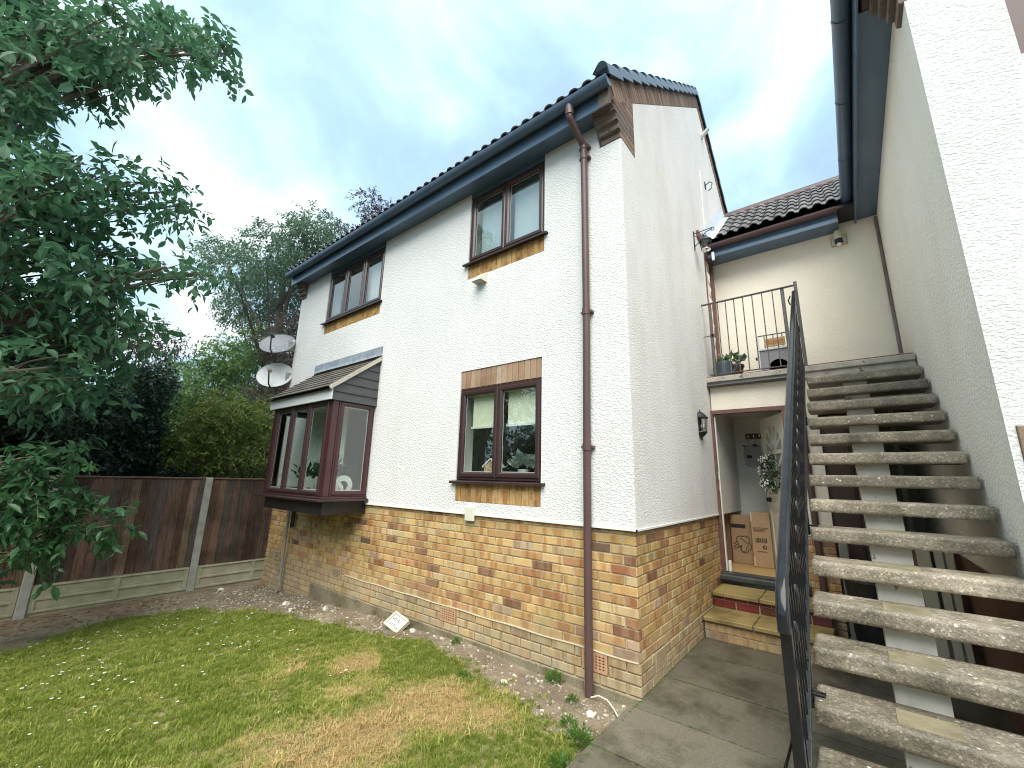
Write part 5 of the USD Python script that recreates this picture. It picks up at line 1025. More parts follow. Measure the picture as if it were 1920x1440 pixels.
# ================================================================ OUTSIDE STAIRCASE
G, RS, Y0 = 0.242, 0.184, 2.262
TX0, TX1 = 1.126, 2.058
stair = thing('outside_staircase', (1.55, 0.6, 0), 'open concrete staircase of exposed aggregate treads on a central spine', 'staircase')
rs = np.random.default_rng(8)
mat('infill_stone', (0.155, 0.135, 0.080), (0.245, 0.21, 0.130), 8, 0.7, 0.4, 70, 0.003)
def rough_block(x0, x1, y0, y1, z0, z1, step, amp, seed, r=0.008):
    nx, ny, nz = [max(2, int((b - a) / step)) for a, b in ((x0, x1), (y0, y1), (z0, z1))]
    m = trimesh.creation.box((1, 1, 1)); V, F = [], []
    def face(fn, a, b):
        s, t = np.meshgrid(np.linspace(0, 1, a + 1), np.linspace(0, 1, b + 1), indexing='ij'); base = len(V); V.extend(fn(s.ravel(), t.ravel()))
        for i in range(a):
            for j in range(b): q_ = base + i * (b + 1) + j; F.append((q_, q_ + b + 1, q_ + b + 2, q_ + 1))
    X_ = lambda s: x0 + s * (x1 - x0); Y_ = lambda s: y0 + s * (y1 - y0); Z_ = lambda s: z0 + s * (z1 - z0)
    face(lambda s, t: np.c_[X_(s), Y_(t), np.full_like(s, z1)], nx, ny); face(lambda s, t: np.c_[X_(s), Y_(1 - t), np.full_like(s, z0)], nx, ny)
    face(lambda s, t: np.c_[X_(s), np.full_like(s, y0), Z_(t)], nx, nz); face(lambda s, t: np.c_[X_(1 - s), np.full_like(s, y1), Z_(t)], nx, nz)
    face(lambda s, t: np.c_[np.full_like(s, x1), Y_(s), Z_(t)], ny, nz); face(lambda s, t: np.c_[np.full_like(s, x0), Y_(1 - s), Z_(t)], ny, nz)
    V = np.array(V); F = np.array(F); m = trimesh.Trimesh(V, np.vstack([F[:, [0, 1, 2]], F[:, [0, 2, 3]]]), process=False); m.merge_vertices(); v = m.vertices.copy()
    c = np.array([(x0 + x1) / 2, (y0 + y1) / 2, (z0 + z1) / 2]); h = np.array([x1 - x0, y1 - y0, z1 - z0]) / 2 - r; p = v - c; inner = np.clip(p, -h, h); d_ = p - inner; L_ = np.linalg.norm(d_, axis=1, keepdims=True); on = L_[:, 0] > 1e-9
    edge_ = (np.abs(p) > h - 0.004).sum(1) >= 2
    v[on] = c + inner[on] + d_[on] / L_[on] * r
    n = meshkit.fbm(v * 22.0 + seed * 7.3, 3, seed) - 0.5; n2 = meshkit.noise(v * 60.0 + seed, seed) - 0.5
    dirs = np.where(on[:, None], d_ / np.maximum(L_, 1e-9), 0); v += dirs * (n * amp + n2 * amp * 0.6 - edge_ * np.clip(n2 - 0.15, 0, 1) * amp * 6)[:, None]
    return v, m.faces
for k in range(15):
    y = Y0 - k * G; z = ZL - 0.013 - (k + 1) * RS
    v, f = rough_block(TX0, TX1, y, y + 0.295, z - 0.088, z, 0.018, 0.0015, k, 0.005)
    tr_ = part(stair, 'tread', (v, f), 'tread', smooth=True)
    part(tr_, 'infill', MB().cbox(1.437 + rs.uniform(-0.01, 0.01), 1.645 + rs.uniform(-0.01, 0.01), y + 0.045, y + 0.215, z - 0.02, z + 0.0025, 0.001), 'infill_stone')
sp = []
for k in range(15):
    y = Y0 - k * G + 0.085; z = ZL - 0.013 - (k + 1) * RS - 0.087
    sp += [(y + 0.0, z), (y, z - RS + 0.0)]
top = [(YU - 0.9, 2.79)] + [(Y0 + 0.085 + G * 0.9, ZL - 0.013 - RS - 0.087)]
pts = [(Y0 + 0.085 + 0.19, ZL - 0.10 - RS)] + sp
zend = pts[-1][1]; pts = [(a, max(b, -0.05)) for a, b in pts]
under = [(pts[-1][0] + 0.42, -0.05), (Y0 + 0.5, ZL - 0.62)]
poly = Polygon(pts + under).buffer(0)
part(stair, 'spine', MB().prism(poly, SD, 1.435, 1.635), 'spine_concrete')
part(stair, 'spine_head', MB().box(1.4352, 1.6348, Y0 + 0.3, 2.574, ZL - 0.62, ZL - 0.29), 'spine_concrete')

# stair railing
rl = thing('stair_railing', (1.09, 0.7, 0), 'black iron stair railing with a moulded handrail beside the concrete stairs', 'railing')
RX = 1.104; nos = lambda y: ZL - 0.013 - RS * ((Y0 - y) / G + 1)           # nosing line
SLS = RS / G
hz = lambda y: 1.085 + (3.89 - 1.085) / (2.56 + 1.119) * (y + 1.119)
def prof_bar(path, w, h, r, n=4):
    """bar with a rounded, moulded section following a path in the plane x = RX"""
    sec = []
    for cx, cz, a0 in ((w / 2 - r, h / 2 - r, 0), (-w / 2 + r, h / 2 - r, 90), (-w / 2 + r, -h / 2 + r, 180), (w / 2 - r, -h / 2 + r, 270)):
        for a in np.linspace(a0, a0 + 90, n): sec.append((cx + r * math.cos(math.radians(a)), cz + r * math.sin(math.radians(a))))
    P = np.array(path, float); t = np.gradient(P, axis=0); t /= np.linalg.norm(t, axis=1, keepdims=True); nn = np.stack([t[:, 0] * 0, -t[:, 2], t[:, 1]], 1); nn *= np.sign(nn[:, 2:3] + 1e-9) if False else 1
    V_ = np.array([[p + np.array([a, 0, 0]) + n_ * b for a, b in sec] for p, n_ in zip(P, nn)]); m_ = MB(); k_ = len(sec); A_ = V_.reshape(-1, 3)
    f_ = [(i * k_ + j, i * k_ + (j + 1) % k_, (i + 1) * k_ + (j + 1) % k_, (i + 1) * k_ + j) for i in range(len(P) - 1) for j in range(k_)]
    m_.add(A_, f_); m_.add(V_[0], [(0, j, j + 1) for j in range(1, k_ - 1)]); m_.add(V_[-1], [(0, j + 1, j) for j in range(1, k_ - 1)]); return m_
end = [(RX, 2.575, hz(2.575))] + [(RX, y, hz(y)) for y in np.linspace(2.5, -1.02, 24)] + [(RX, -1.075, hz(-1.075) - 0.008), (RX, -1.115, hz(-1.115) - 0.030), (RX, -1.135, hz(-1.12) - 0.075), (RX, -1.137, hz(-1.12) - 0.135)]
part(rl, 'handrail', prof_bar(end[::-1], 0.050, 0.040, 0.0185, 6), 'handrail_black', smooth=40)
part(rl, 'handrail_core', prof_bar([(RX, y, hz(y) - 0.028) for y in np.linspace(-1.06, 2.5, 20)], 0.036, 0.022, 0.003), 'rail_black', smooth=30)
bz_ = lambda y: nos(y) + 0.06
part(rl, 'bottom_rail', prof_bar([(RX, y, bz_(y)) for y in np.linspace(-1.07, 2.45, 20)], 0.036, 0.012, 0.003), 'rail_black', smooth=30)
for y in np.arange(-1.0, 2.46, 0.086):
    m = MB().bar((RX, y, bz_(y)), (RX, y, hz(y) - 0.038), 0.014, 0.014, (0, 1, 0)); part(rl, 'baluster', m, 'rail_black')
    # a twist in the middle of each bar
for y in np.arange(-1.0, 2.46, 0.172):
    zc_ = (bz_(y) + hz(y)) / 2; part(rl, 'baluster_collar', MB().lathe([(0.0, -0.05), (0.010, -0.05), (0.017, -0.02), (0.019, 0), (0.017, 0.02), (0.010, 0.05), (0, 0.05)], (RX, y, zc_), n=8), 'rail_black', smooth=True)
part(rl, 'newel_post', MB().cbox(RX - 0.022, RX + 0.020, -1.108, -1.066, -0.02, hz(-1.09) - 0.035, 0.003), 'rail_black')
part(rl, 'newel_post', MB().cbox(RX + 0.004, RX + 0.040, 2.552, 2.588, ZL, 4.03, 0.003), 'rail_grey')
for k in (3, 8, 12):
    y = Y0 - k * G + 0.12; z = ZL - 0.013 - (k + 1) * RS
    part(rl, 'tread_bracket', MB().cbox(RX - 0.014, RX + 0.014, y - 0.016, y + 0.016, z - 0.06, bz_(y) + 0.01, 0.003).cbox(RX - 0.01, RX + 0.065, y - 0.022, y + 0.022, z + 0.002, z + 0.012, 0.002), 'rail_black')
# landing railing
lr = thing('landing_railing', (0.55, 2.58, ZL), 'plain grey-brown railing along the edge of the upstairs landing', 'railing')
part(lr, 'top_rail', MB().cbox(0.019, 1.13, 2.562, 2.604, 3.985, 3.998, 0.003), 'rail_grey'); part(lr, 'bottom_rail', MB().cbox(0.06, 1.09, 2.57, 2.598, ZL + 0.035, ZL + 0.047, 0.002), 'rail_grey')
for x in (0.225, 0.325, 0.428, 0.535, 0.645, 0.757, 0.874): part(lr, 'baluster', MB().box(x - 0.006, x + 0.006, 2.577, 2.590, ZL + 0.047, 3.985), 'rail_grey')
part(lr, 'post', MB().cbox(0.118, 0.145, 2.57, 2.597, ZL, 3.985, 0.003), 'rail_grey'); part(lr, 'post', MB().cbox(0.962, 1.002, 2.577, 2.588, ZL + 0.047, 3.985, 0.002), 'rail_grey')
part(lr, 'wall_fixing', MB().box(0.019, 0.16, 2.58, 2.592, 3.52, 3.53).cbox(0.10, 0.16, 2.57, 2.60, 3.50, 3.55, 0.003), 'rail_grey')
part(lr, 'hook', MB().tube([(1.06, 2.58, 3.86), (1.035, 2.575, 3.80), (1.05, 2.575, 3.74)], 0.008, 6), 'rail_black')

# things on the landing
wcn = thing('watering_can', (0.19, 2.84, ZL + 0.012), 'dark blue ribbed watering can at the left of the landing railing', 'watering can')
zc0 = ZL + 0.012; pr_ = [(0.0, 0.0), (0.105, 0.0)] + [(0.108 + 0.004 * (i % 2), 0.012 + i * 0.026) for i in range(9)] + [(0.105, 0.25), (0.098, 0.25), (0.095, 0.20), (0.0, 0.20)]
part(wcn, 'body', MB().lathe(pr_, (0.19, 2.84, zc0), n=24), 'can_blue', smooth=50); part(wcn, 'spout', MB().tube([(0.28, 2.83, zc0 + 0.06), (0.36, 2.82, zc0 + 0.17), (0.42, 2.82, zc0 + 0.28), (0.47, 2.82, zc0 + 0.31)], [0.022, 0.017, 0.014, 0.03], 10), 'can_blue', smooth=50)
part(wcn, 'handle', MB().tube([(0.085, 2.84, zc0 + 0.22), (0.055, 2.84, zc0 + 0.18), (0.06, 2.84, zc0 + 0.08), (0.09, 2.84, zc0 + 0.05)], 0.012, 8), 'can_blue', smooth=50)
ptn = thing('potted_seedling', (0.26, 2.99, ZL + 0.012), 'green plant in a brown pot behind the watering can', 'plant')
part(ptn, 'pot', MB().lathe([(0.0, 0), (0.085, 0), (0.115, 0.19), (0.125, 0.19), (0.125, 0.22), (0.11, 0.22), (0.10, 0.19), (0.0, 0.19)], (0.29, 2.99, zc0), n=20), 'wood_brown', smooth=40); part(ptn, 'leaves', leafy(MB(), rnp, (0.25, 2.96, zc0 + 0.24), 0.13, 46, 0.11, 0.07, 0.25), 'pot_leaf'); part(ptn, 'stem', MB().tube([(0.27, 2.97, zc0 + 0.18), (0.255, 2.96, zc0 + 0.30), (0.25, 2.955, zc0 + 0.40)], 0.007, 6), 'twig')
ch = thing('cat_house', (0.83, 2.95, ZL + 0.012), 'grey and white wooden cat house with an arched black opening on the landing', 'cat house')
ffp = sbox(0.63, zc0, 1.05, zc0 + 0.335); ffp = ffp.difference(Point(0.83, zc0 + 0.09).buffer(0.112).union(sbox(0.718, zc0 - 0.1, 0.942, zc0 + 0.09)))
part(ch, 'front_panel', MB().prism(ffp, FR, 2.86, 2.872), 'grey_felt'); part(ch, 'side_post', MB().cbox(0.60, 0.63, 2.845, 2.875, zc0, zc0 + 0.56, 0.003), 'house_white'); part(ch, 'side_post', MB().cbox(1.05, 1.08, 2.845, 2.875, zc0, zc0 + 0.56, 0.003), 'house_white')
part(ch, 'inner_walls', MB().box(0.63, 0.64, 2.873, 3.25, zc0, zc0 + 0.33).box(1.04, 1.05, 2.873, 3.25, zc0, zc0 + 0.33).box(0.63, 1.05, 3.25, 3.26, zc0, zc0 + 0.33), 'dark_hole'); part(ch, 'deck', MB().cbox(0.60, 1.08, 2.842, 3.27, zc0 + 0.336, zc0 + 0.365, 0.003), 'house_white')
part(ch, 'deck_rail', MB().box(0.63, 1.05, 2.85, 2.862, zc0 + 0.535, zc0 + 0.548), 'rail_grey')
for x in (0.70, 0.80, 0.90, 1.0): part(ch, 'deck_baluster', MB().box(x - 0.006, x + 0.006, 2.851, 2.861, zc0 + 0.366, zc0 + 0.535), 'rail_grey')
part(ch, 'hinge', MB().cbox(0.575, 0.599, 2.86, 2.90, zc0 + 0.22, zc0 + 0.26, 0.004), 'rail_black')
sg = thing('name_sign', (0.81, 2.84, zc0 + 0.43), 'small wooden sign with orange lettering on the cat house', 'sign')
part(sg, 'board', MB().cbox(0.695, 0.93, 2.834, 2.846, zc0 + 0.372, zc0 + 0.487, 0.004), 'sign_wood')
tm = meshkit.text_mesh('Rupert', 0.058, 0.002, bold=True); tv = tm.vertices; w_ = tv[:, 0].max(); tv = np.c_[0.715 + tv[:, 0] * (0.195 / w_), 2.8335 - tv[:, 2], zc0 + 0.405 + tv[:, 1]]
part(sg, 'lettering', MB().add(tv, tm.faces), 'sign_letters')

# ================================================================ lamps, dishes and small fittings
def half_lantern(c, label):
    t = thing('wall_lantern', c, label, 'lantern'); x, y, z = c
    part(t, 'back_plate', MB().cbox(x, x + 0.012, y - 0.05, y + 0.05, z - 0.15, z + 0.15, 0.004), 'iron')
    hx = lambda r, zz: [(x + 0.012 + r * math.sin(a), y + r * math.cos(a), z + zz) for a in np.linspace(0, np.pi, 7)]
    def shell(prof): return MB().grid(np.array([hx(r, zz) for r, zz in prof]))
    part(t, 'top', shell([(0.005, 0.19), (0.012, 0.165), (0.05, 0.135), (0.085, 0.095), (0.095, 0.085), (0.09, 0.078), (0.0, 0.078)]), 'iron'); part(t, 'base', shell([(0.0, -0.085), (0.072, -0.085), (0.075, -0.095), (0.05, -0.125), (0.018, -0.15), (0.012, -0.185), (0.0, -0.19)]), 'iron')
    part(t, 'glass', shell([(0.080, 0.078), (0.066, -0.085)]), 'lamp_glass')
    for a in np.linspace(0, np.pi, 7)[1:-1]: part(t, 'glazing_bar', MB().tube([(x + 0.012 + 0.082 * math.sin(a), y + 0.082 * math.cos(a), z + 0.078), (x + 0.012 + 0.068 * math.sin(a), y + 0.068 * math.cos(a), z - 0.085)], 0.005, 5), 'iron')
    part(t, 'bulb', MB().tri(trimesh.creation.icosphere(2, 0.026)).xf(np.diag([1, 1, 1.5]), (x + 0.04, y, z - 0.02)), 'white_plastic', smooth=True)
half_lantern((0.019, 2.02, 2.24), 'black half lantern on the gable wall beside the open front door')
hl = thing('hanging_lantern', (0.019, 2.46, 5.0), 'black lantern hanging from a scrolled iron bracket high on the gable wall', 'lantern')
part(hl, 'wall_plate', MB().cbox(0.0185, 0.030, 2.445, 2.475, 4.80, 5.10, 0.003), 'iron')
sq = lambda cx, cz, r, a0, a1: [(cx + r * (1 - 0.5 * i / 12) * math.cos(a0 + (a1 - a0) * i / 12), 2.46, cz + r * (1 - 0.5 * i / 12) * math.sin(a0 + (a1 - a0) * i / 12)) for i in range(13)]
part(hl, 'arm', MB().tube([(0.03, 2.46, 5.06), (0.29, 2.46, 5.07)], 0.006, 6).tube([(0.03, 2.46, 4.86), (0.10, 2.46, 4.91), (0.18, 2.46, 5.03), (0.27, 2.46, 5.05)], 0.006, 6).tube(sq(0.27, 5.045, 0.028, 1.2, -4.5), 0.005, 5).tube(sq(0.055, 5.03, 0.025, 3.0, 8.0), 0.005, 5).tube(sq(0.17, 4.985, 0.022, 2.0, -3.0), 0.004, 5), 'iron')
part(hl, 'cap', MB().lathe([(0.0, 4.985), (0.012, 4.98), (0.03, 4.955), (0.085, 4.905), (0.088, 4.893), (0.0, 4.893)], (0.17, 2.46, 0), n=14), 'iron', smooth=30); part(hl, 'glass', MB().lathe([(0.070, 4.893), (0.056, 4.765)], (0.17, 2.46, 0), n=14), 'lamp_glass')
part(hl, 'base', MB().lathe([(0.0, 4.765), (0.062, 4.765), (0.062, 4.75), (0.03, 4.738), (0.0, 4.735)], (0.17, 2.46, 0), n=14), 'chrome', smooth=30)
for a in np.arange(6) * np.pi / 3: part(hl, 'glazing_bar', MB().tube([(0.17 + 0.072 * math.cos(a), 2.46 + 0.072 * math.sin(a), 4.893), (0.17 + 0.058 * math.cos(a), 2.46 + 0.058 * math.sin(a), 4.765)], 0.005, 5), 'iron')
part(hl, 'tube', MB().cbox(0.12, 0.155, 3.02, 3.06, 4.87, 5.0, 0.004), 'white_plastic')
pl_ = thing('security_light', (1.64, YU, 4.88), 'glass security light with black sensor on the cream upper wall', 'light')
part(pl_, 'back_plate', MB().cbox(1.555, 1.735, YU - 0.012, YU - 0.0005, 4.82, 4.965, 0.003), 'sign_wood'); part(pl_, 'mount', MB().cbox(1.565, 1.725, YU - 0.022, YU - 0.0125, 4.828, 4.957, 0.004), 'cream_plastic')
part(pl_, 'globe', MB().lathe([(0.0, 0.0), (0.045, 0.0), (0.045, 0.10), (0.035, 0.13), (0.0, 0.14)], (1.64, YU - 0.075, 4.885), n=18), 'cream_plastic', smooth=40); part(pl_, 'sensor', MB().lathe([(0.0, 0), (0.03, 0.0), (0.046, 0.02), (0.046, 0.075), (0.0, 0.075)], (1.64, YU - 0.075, 4.81), n=18), 'rail_black', smooth=40)
part(pl_, 'lens', MB().tri(trimesh.creation.icosphere(2, 0.028)).xf(np.eye(3), (1.64, YU - 0.085, 4.808)), 'white_plastic', smooth=True)
cm = thing('security_camera', (0.019, 3.58, 7.58), 'small white security camera high on the gable', 'camera')
part(cm, 'base', MB().tube([(0.0185, 3.58, 7.56), (0.04, 3.58, 7.56)], 0.04, 12), 'white_plastic', smooth=30); part(cm, 'body', MB().tube([(0.04, 3.56, 7.57), (0.14, 3.50, 7.60)], 0.035, 12), 'white_plastic', smooth=40); part(cm, 'lens', MB().tube([(0.14, 3.50, 7.60), (0.155, 3.49, 7.606)], 0.03, 12), 'chrome', smooth=40)
hk = thing('washing_line_hook', (0.019, 3.5, 6.45), 'dark iron hook on the gable wall above the link roof', 'hook'); part(hk, 'hook_bar', MB().tube([(0.018, 3.50, 6.52), (0.10, 3.48, 6.55), (0.14, 3.46, 6.50), (0.12, 3.46, 6.40), (0.07, 3.47, 6.38)], 0.008, 6), 'iron'); part(hk, 'plate', MB().cbox(0.0185, 0.028, 3.46, 3.54, 6.46, 6.58, 0.003), 'iron')
part(house, 'conduit', MB().cbox(0.0185, 0.032, 3.16, 3.19, 5.25, 6.6, 0.003), 'white_plastic')
def dish(c, w, h, mt, label, aim):
    t = thing('satellite_dish', c, label, 'satellite dish', 'satellite dishes on the house end'); c = np.array(c, float); n = np.array(aim, float); n /= np.linalg.norm(n); a = np.cross([0, 0, 1.0], n); a /= np.linalg.norm(a); b = np.cross(n, a)
    rr_ = np.linspace(0, 1, 9)[:, None]; th = np.linspace(0, 2 * np.pi, 37)[None, :]
    V1 = c + (a * (w / 2 * rr_ * np.cos(th))[..., None] + b * (h / 2 * rr_ * np.sin(th))[..., None]) + n * (0.055 * rr_ ** 2 + 0 * th)[..., None]
    part(t, 'reflector', MB().grid(V1).grid(V1 - n * 0.006), mt, smooth=True)
    rim = c + a * (w / 2 * np.cos(th[0]))[:, None] + b * (h / 2 * np.sin(th[0]))[:, None] + n * 0.055; part(t, 'rim', MB().tube(rim, 0.005, 6, False), mt, smooth=True)
    e = c - b * h * 0.18 + n * 0.34; part(t, 'lnb_arm', MB().tube([c - b * h * 0.5 + n * 0.03, c - b * h * 0.52 + n * 0.15, e - n * 0.02], 0.013, 8), 'black_plastic', smooth=40); part(t, 'lnb', MB().tube([e + n * 0.03 - b * 0.01, e - n * 0.08 + b * 0.03], [0.03, 0.036], 12), 'rail_black' if mt == 'dish_grey' else 'grey_pipe', smooth=40)
    part(t, 'bracket', MB().tube([c - n * 0.01, c - n * 0.12, np.array([XL - 0.0, c[1] + 0.16, c[2] - 0.02])], 0.02, 8).cbox(XL - 0.03, XL - 0.0005, c[1] + 0.10, c[1] + 0.24, c[2] - 0.10, c[2] + 0.08, 0.004), 'grey_pipe', smooth=40)
dish((XL - 0.20, -0.24, 3.90), 0.62, 0.56, 'dish_grey', 'upper, darker grey satellite dish on the far end of the house', (0.60, -0.60, 0.58))
dish((XL - 0.20, -0.20, 3.30), 0.62, 0.56, 'dish_pale', 'lower, paler grey satellite dish just above the bay roof', (0.66, -0.60, 0.42))
# tray-like sign lying on the soil
zt = float(gz(np.array(-2.72), np.array(-0.17)))
ts = thing('lettered_tray', (-2.72, -0.17, zt), 'pale tray-shaped plaque with faded black lettering lying on the soil', 'plaque')
Rz = trimesh.transformations.rotation_matrix(math.radians(-8), [0, 0, 1])[:3, :3] @ trimesh.transformations.rotation_matrix(math.radians(33), [1, 0, 0])[:3, :3] @ trimesh.transformations.rotation_matrix(math.radians(14), [0, 1, 0])[:3, :3]
tw, tl = 0.112, 0.078; o_ = np.array([-2.72, -0.15, zt + 0.055])
rim_ = sbox(-tw, -tl, tw, tl).buffer(0.012); hole = sbox(-tw + 0.012, -tl + 0.012, tw - 0.012, tl - 0.012)
XY = lambda u, v, w: (u, v, w)
part(ts, 'rim', MB().prism(rim_.difference(hole), XY, -0.02, 0.022).xf(Rz, o_), 'board_cream'); part(ts, 'face', MB().prism(hole.buffer(0.002), XY, -0.018, 0.004).xf(Rz, o_), 'house_white')
mk = MB()
for row, n_ in ((0.025, 6), (-0.035, 7)):
    for i in range(n_):
        x = -0.080 + i * 0.0215 + (0.0 if row > 0 else 0.006); mk.box(x, x + 0.006, row - 0.018, row + 0.018 - 0.008 * (i % 2), 0.0045, 0.006)
        if i % 3 != 2: mk.box(x + 0.006, x + 0.016, row + (0.004 if i % 2 else -0.014), row + (0.010 if i % 2 else -0.008), 0.0045, 0.006)
part(ts, 'faded_lettering', mk.xf(Rz, o_), 'print_dark')
# white shards and larger stones
def rock(c, s, seed, mt, label, name='stone', cat='stone'):
    m = pebble(seed, 0.6); v = m.v[0] * s; t = thing(name, c, label, cat, 'loose stones on the bare soil'); part(t, 'rock', MB().add(v + np.array(c), m.f[0]), mt)
for i, (x, y, s, mt, lb) in enumerate(((-2.50, -0.10, 0.040, 'stone_white', 'white shard of crockery lying right beside the lettered plaque'), (-2.05, -0.42, 0.030, 'stone_white', 'white flint in the soil below the first air brick'), (-4.75, -0.42, 0.055, 'stone_white', 'largest pale stone on the soil below the bay window'), (-4.45, -0.50, 0.035, 'stone_white', 'smaller pale stone just right of the largest one below the bay'), (-0.26, -0.30, 0.034, 'stone_white', 'cream stone in the soil just right of the downpipe foot'), (-1.02, -0.34, 0.032, 'stone_white', 'bone-coloured stone in the middle of the soil strip'), (-6.75, -0.55, 0.060, 'stone_white', 'pale stone at the foot of the fence beside the house corner'), (-4.1, -0.22, 0.05, 'stone_white', 'broken pale slab piece against the wall below the bay'))):
    rock((x, y, float(gz(np.array(x), np.array(y))) + s * 0.3), s, 40 + i, mt, lb)
def weed(x, y, r_, n, L_, label):
    z = float(gz(np.array(x), np.array(y))); t = thing('weed', (x, y, z), label, 'plant', 'weeds on the bare soil'); part(t, 'leaves', leafy(MB(), rnp, (x, y, z), r_, n, L_, L_ * 0.6, 0.25), 'weed_leaf'); part(t, 'stem', MB().tube([(x, y, z - 0.01), (x + 0.01, y, z + r_ * 0.6)], 0.003, 4), 'weed_leaf')
weed(-1.28, -0.55, 0.07, 90, 0.028, 'bright green weed at the edge of the lawn midway along the soil strip')
weed(-0.72, -0.06, 0.075, 110, 0.03, 'grassy weed growing against the wall left of the downpipe')
weed(-0.45, -0.22, 0.045, 60, 0.025, 'small weed in the soil left of the downpipe foot')
weed(-0.155, -0.64, 0.10, 260, 0.026, 'leafy weed clump spilling over the corner of the paving')
weed(-0.12, -0.92, 0.09, 220, 0.026, 'weed clump along the paving edge nearest the viewer')
weed(-0.30, -0.52, 0.06, 110, 0.024, 'weed clump on the soil behind the leafy one at the paving corner')
weed(-1.85, -0.09, 0.05, 60, 0.028, 'weed against the wall right of the first air brick')
hose = thing('pale_cable', (-0.25, -0.12, -0.05), 'pale bent cable lying on the soil at the foot of the downpipe', 'cable'); zf = lambda x, y: float(gz(np.array(x), np.array(y))) + 0.012
part(hose, 'sheath', MB().tube([(x, y, zf(x, y) + dz) for x, y, dz in ((-0.36, -0.10, 0.0), (-0.30, -0.09, 0.03), (-0.22, -0.11, 0.03), (-0.14, -0.16, 0.01), (-0.08, -0.22, 0.0))], 0.006, 6), 'cream_plastic', smooth=True); part(hose, 'bared_end', MB().tube([(-0.08, -0.22, zf(-0.08, -0.22)), (-0.06, -0.24, zf(-0.06, -0.24))], 0.003, 5), 'chrome')
# ================================================================ FENCE
FX = -7.25
fence = thing('garden_fence', (FX, -1.5, -0.3), 'dark weathered feather-edge board fence on concrete gravel boards and posts', 'fence')
posts = [-6.30, -4.47, -2.66, -0.84, 0.98, 2.8]
rf = random.Random(21)
for y in posts:
    lean = rf.uniform(-0.012, 0.012)
    m = MB().cbox(FX - 0.05, FX + 0.058, y - 0.052, y + 0.052, -0.5, 1.435, 0.010); v = m.v[0]; v[:, 0] += np.where(v[:, 2] > 1, -0.01, 0); v[:, 1] += np.where(v[:, 2] > 1, lean, 0)
    part(fence, 'post', m, 'post_concrete')
for y0, y1 in zip(posts[:-1], posts[1:]):
    a, b = y0 + 0.056, y1 - 0.056; mid = (a + b) / 2
    gb = part(fence, 'gravel_board', MB().box(FX - 0.02, FX + 0.018, a, b, -0.55, 0.015), 'gravel_board')
    for (z0, z1) in ((-0.335, -0.30), (-0.185, -0.15), (-0.02, 0.0)): part(gb, 'raised_rib', MB().cbox(FX + 0.0185, FX + 0.036, a, b, z0, z1, 0.005), 'gravel_board')
    for yy in (a, mid - 0.035, b - 0.06): part(gb, 'raised_stile', MB().cbox(FX + 0.0186, FX + 0.034, yy, yy + 0.06, -0.335, 0.0, 0.004), 'gravel_board')
    y = a
    while y < b - 0.02:
        w = rf.uniform(0.098, 0.118); e = min(y + w, b); k = rf.uniform(0.55, 1.35)
        c = rf.choices([(0.145, 0.088, 0.070), (0.185, 0.105, 0.076), (0.125, 0.095, 0.082), (0.150, 0.125, 0.100), (0.205, 0.135, 0.098)], [4, 4, 3, 2, 1])[0]
        lean = rf.uniform(-0.004, 0.004); bow = rf.uniform(-0.006, 0.010); top = 1.40 + rf.uniform(-0.012, 0.008); n = 5; V = []
        for i in range(n):
            t = i / (n - 1); z = 0.016 + (top - 0.016) * t; bx = bow * math.sin(math.pi * t)
            for yy, xo in ((y - 0.014, 0.0), (e + 0.004, 0.016)): V += [(FX + 0.008 + xo + bx, yy + lean * t, z)]
        V2 = [(x_ - 0.006, y_, z_) for x_, y_, z_ in V]; f = []
        for i in range(n - 1): f += [(2 * i, 2 * i + 1, 2 * i + 3, 2 * i + 2), (2 * n + 2 * i, 2 * n + 2 * i + 2, 2 * n + 2 * i + 3, 2 * n + 2 * i + 1), (2 * i + 1, 2 * n + 2 * i + 1, 2 * n + 2 * i + 3, 2 * i + 3)]
        f.append((2 * n - 2, 2 * n - 1, 4 * n - 1, 4 * n - 2))
        part(fence, 'board', MB().add(V + V2, f, tuple(q_ * k for q_ in c)), 'fence_wood', tone=True); y = e
    part(fence, 'arris_rail', MB().bar((FX - 0.03, a, 0.30), (FX - 0.03, b, 0.30), 0.05, 0.07).bar((FX - 0.03, a, 1.12), (FX - 0.03, b, 1.12), 0.05, 0.07), 'brown_paint')
    part(fence, 'capping', MB().cbox(FX - 0.02, FX + 0.035, a, b, 1.41, 1.435, 0.004), 'brown_paint')

# dead leaves along the fence
LX = rng.uniform(-7.15, -6.2, 500); LY = rng.uniform(-3.4, -1.2, 500)
dl = MB().add([(-0.02, 0, 0.0), (0, 0.011, 0.006), (0.024, 0, 0.001), (0, -0.011, 0.004)], [(0, 1, 2), (0, 2, 3)])
mat('dead_leaf', (0.16, 0.075, 0.035), (0.34, 0.20, 0.10), 30, 0.8)
instancer('dead_leaves', [('dead_leaf', dl, 'dead_leaf')], np.c_[LX, LY, gz(LX, LY) + 0.006], np.zeros(len(LX)), rng.uniform(0, 6.28, len(LX)), rng.uniform(0.6, 1.5, (len(LX), 1)) * np.ones((1, 3)), label='brown dead leaves on the soil along the foot of the fence', cat='leaves')

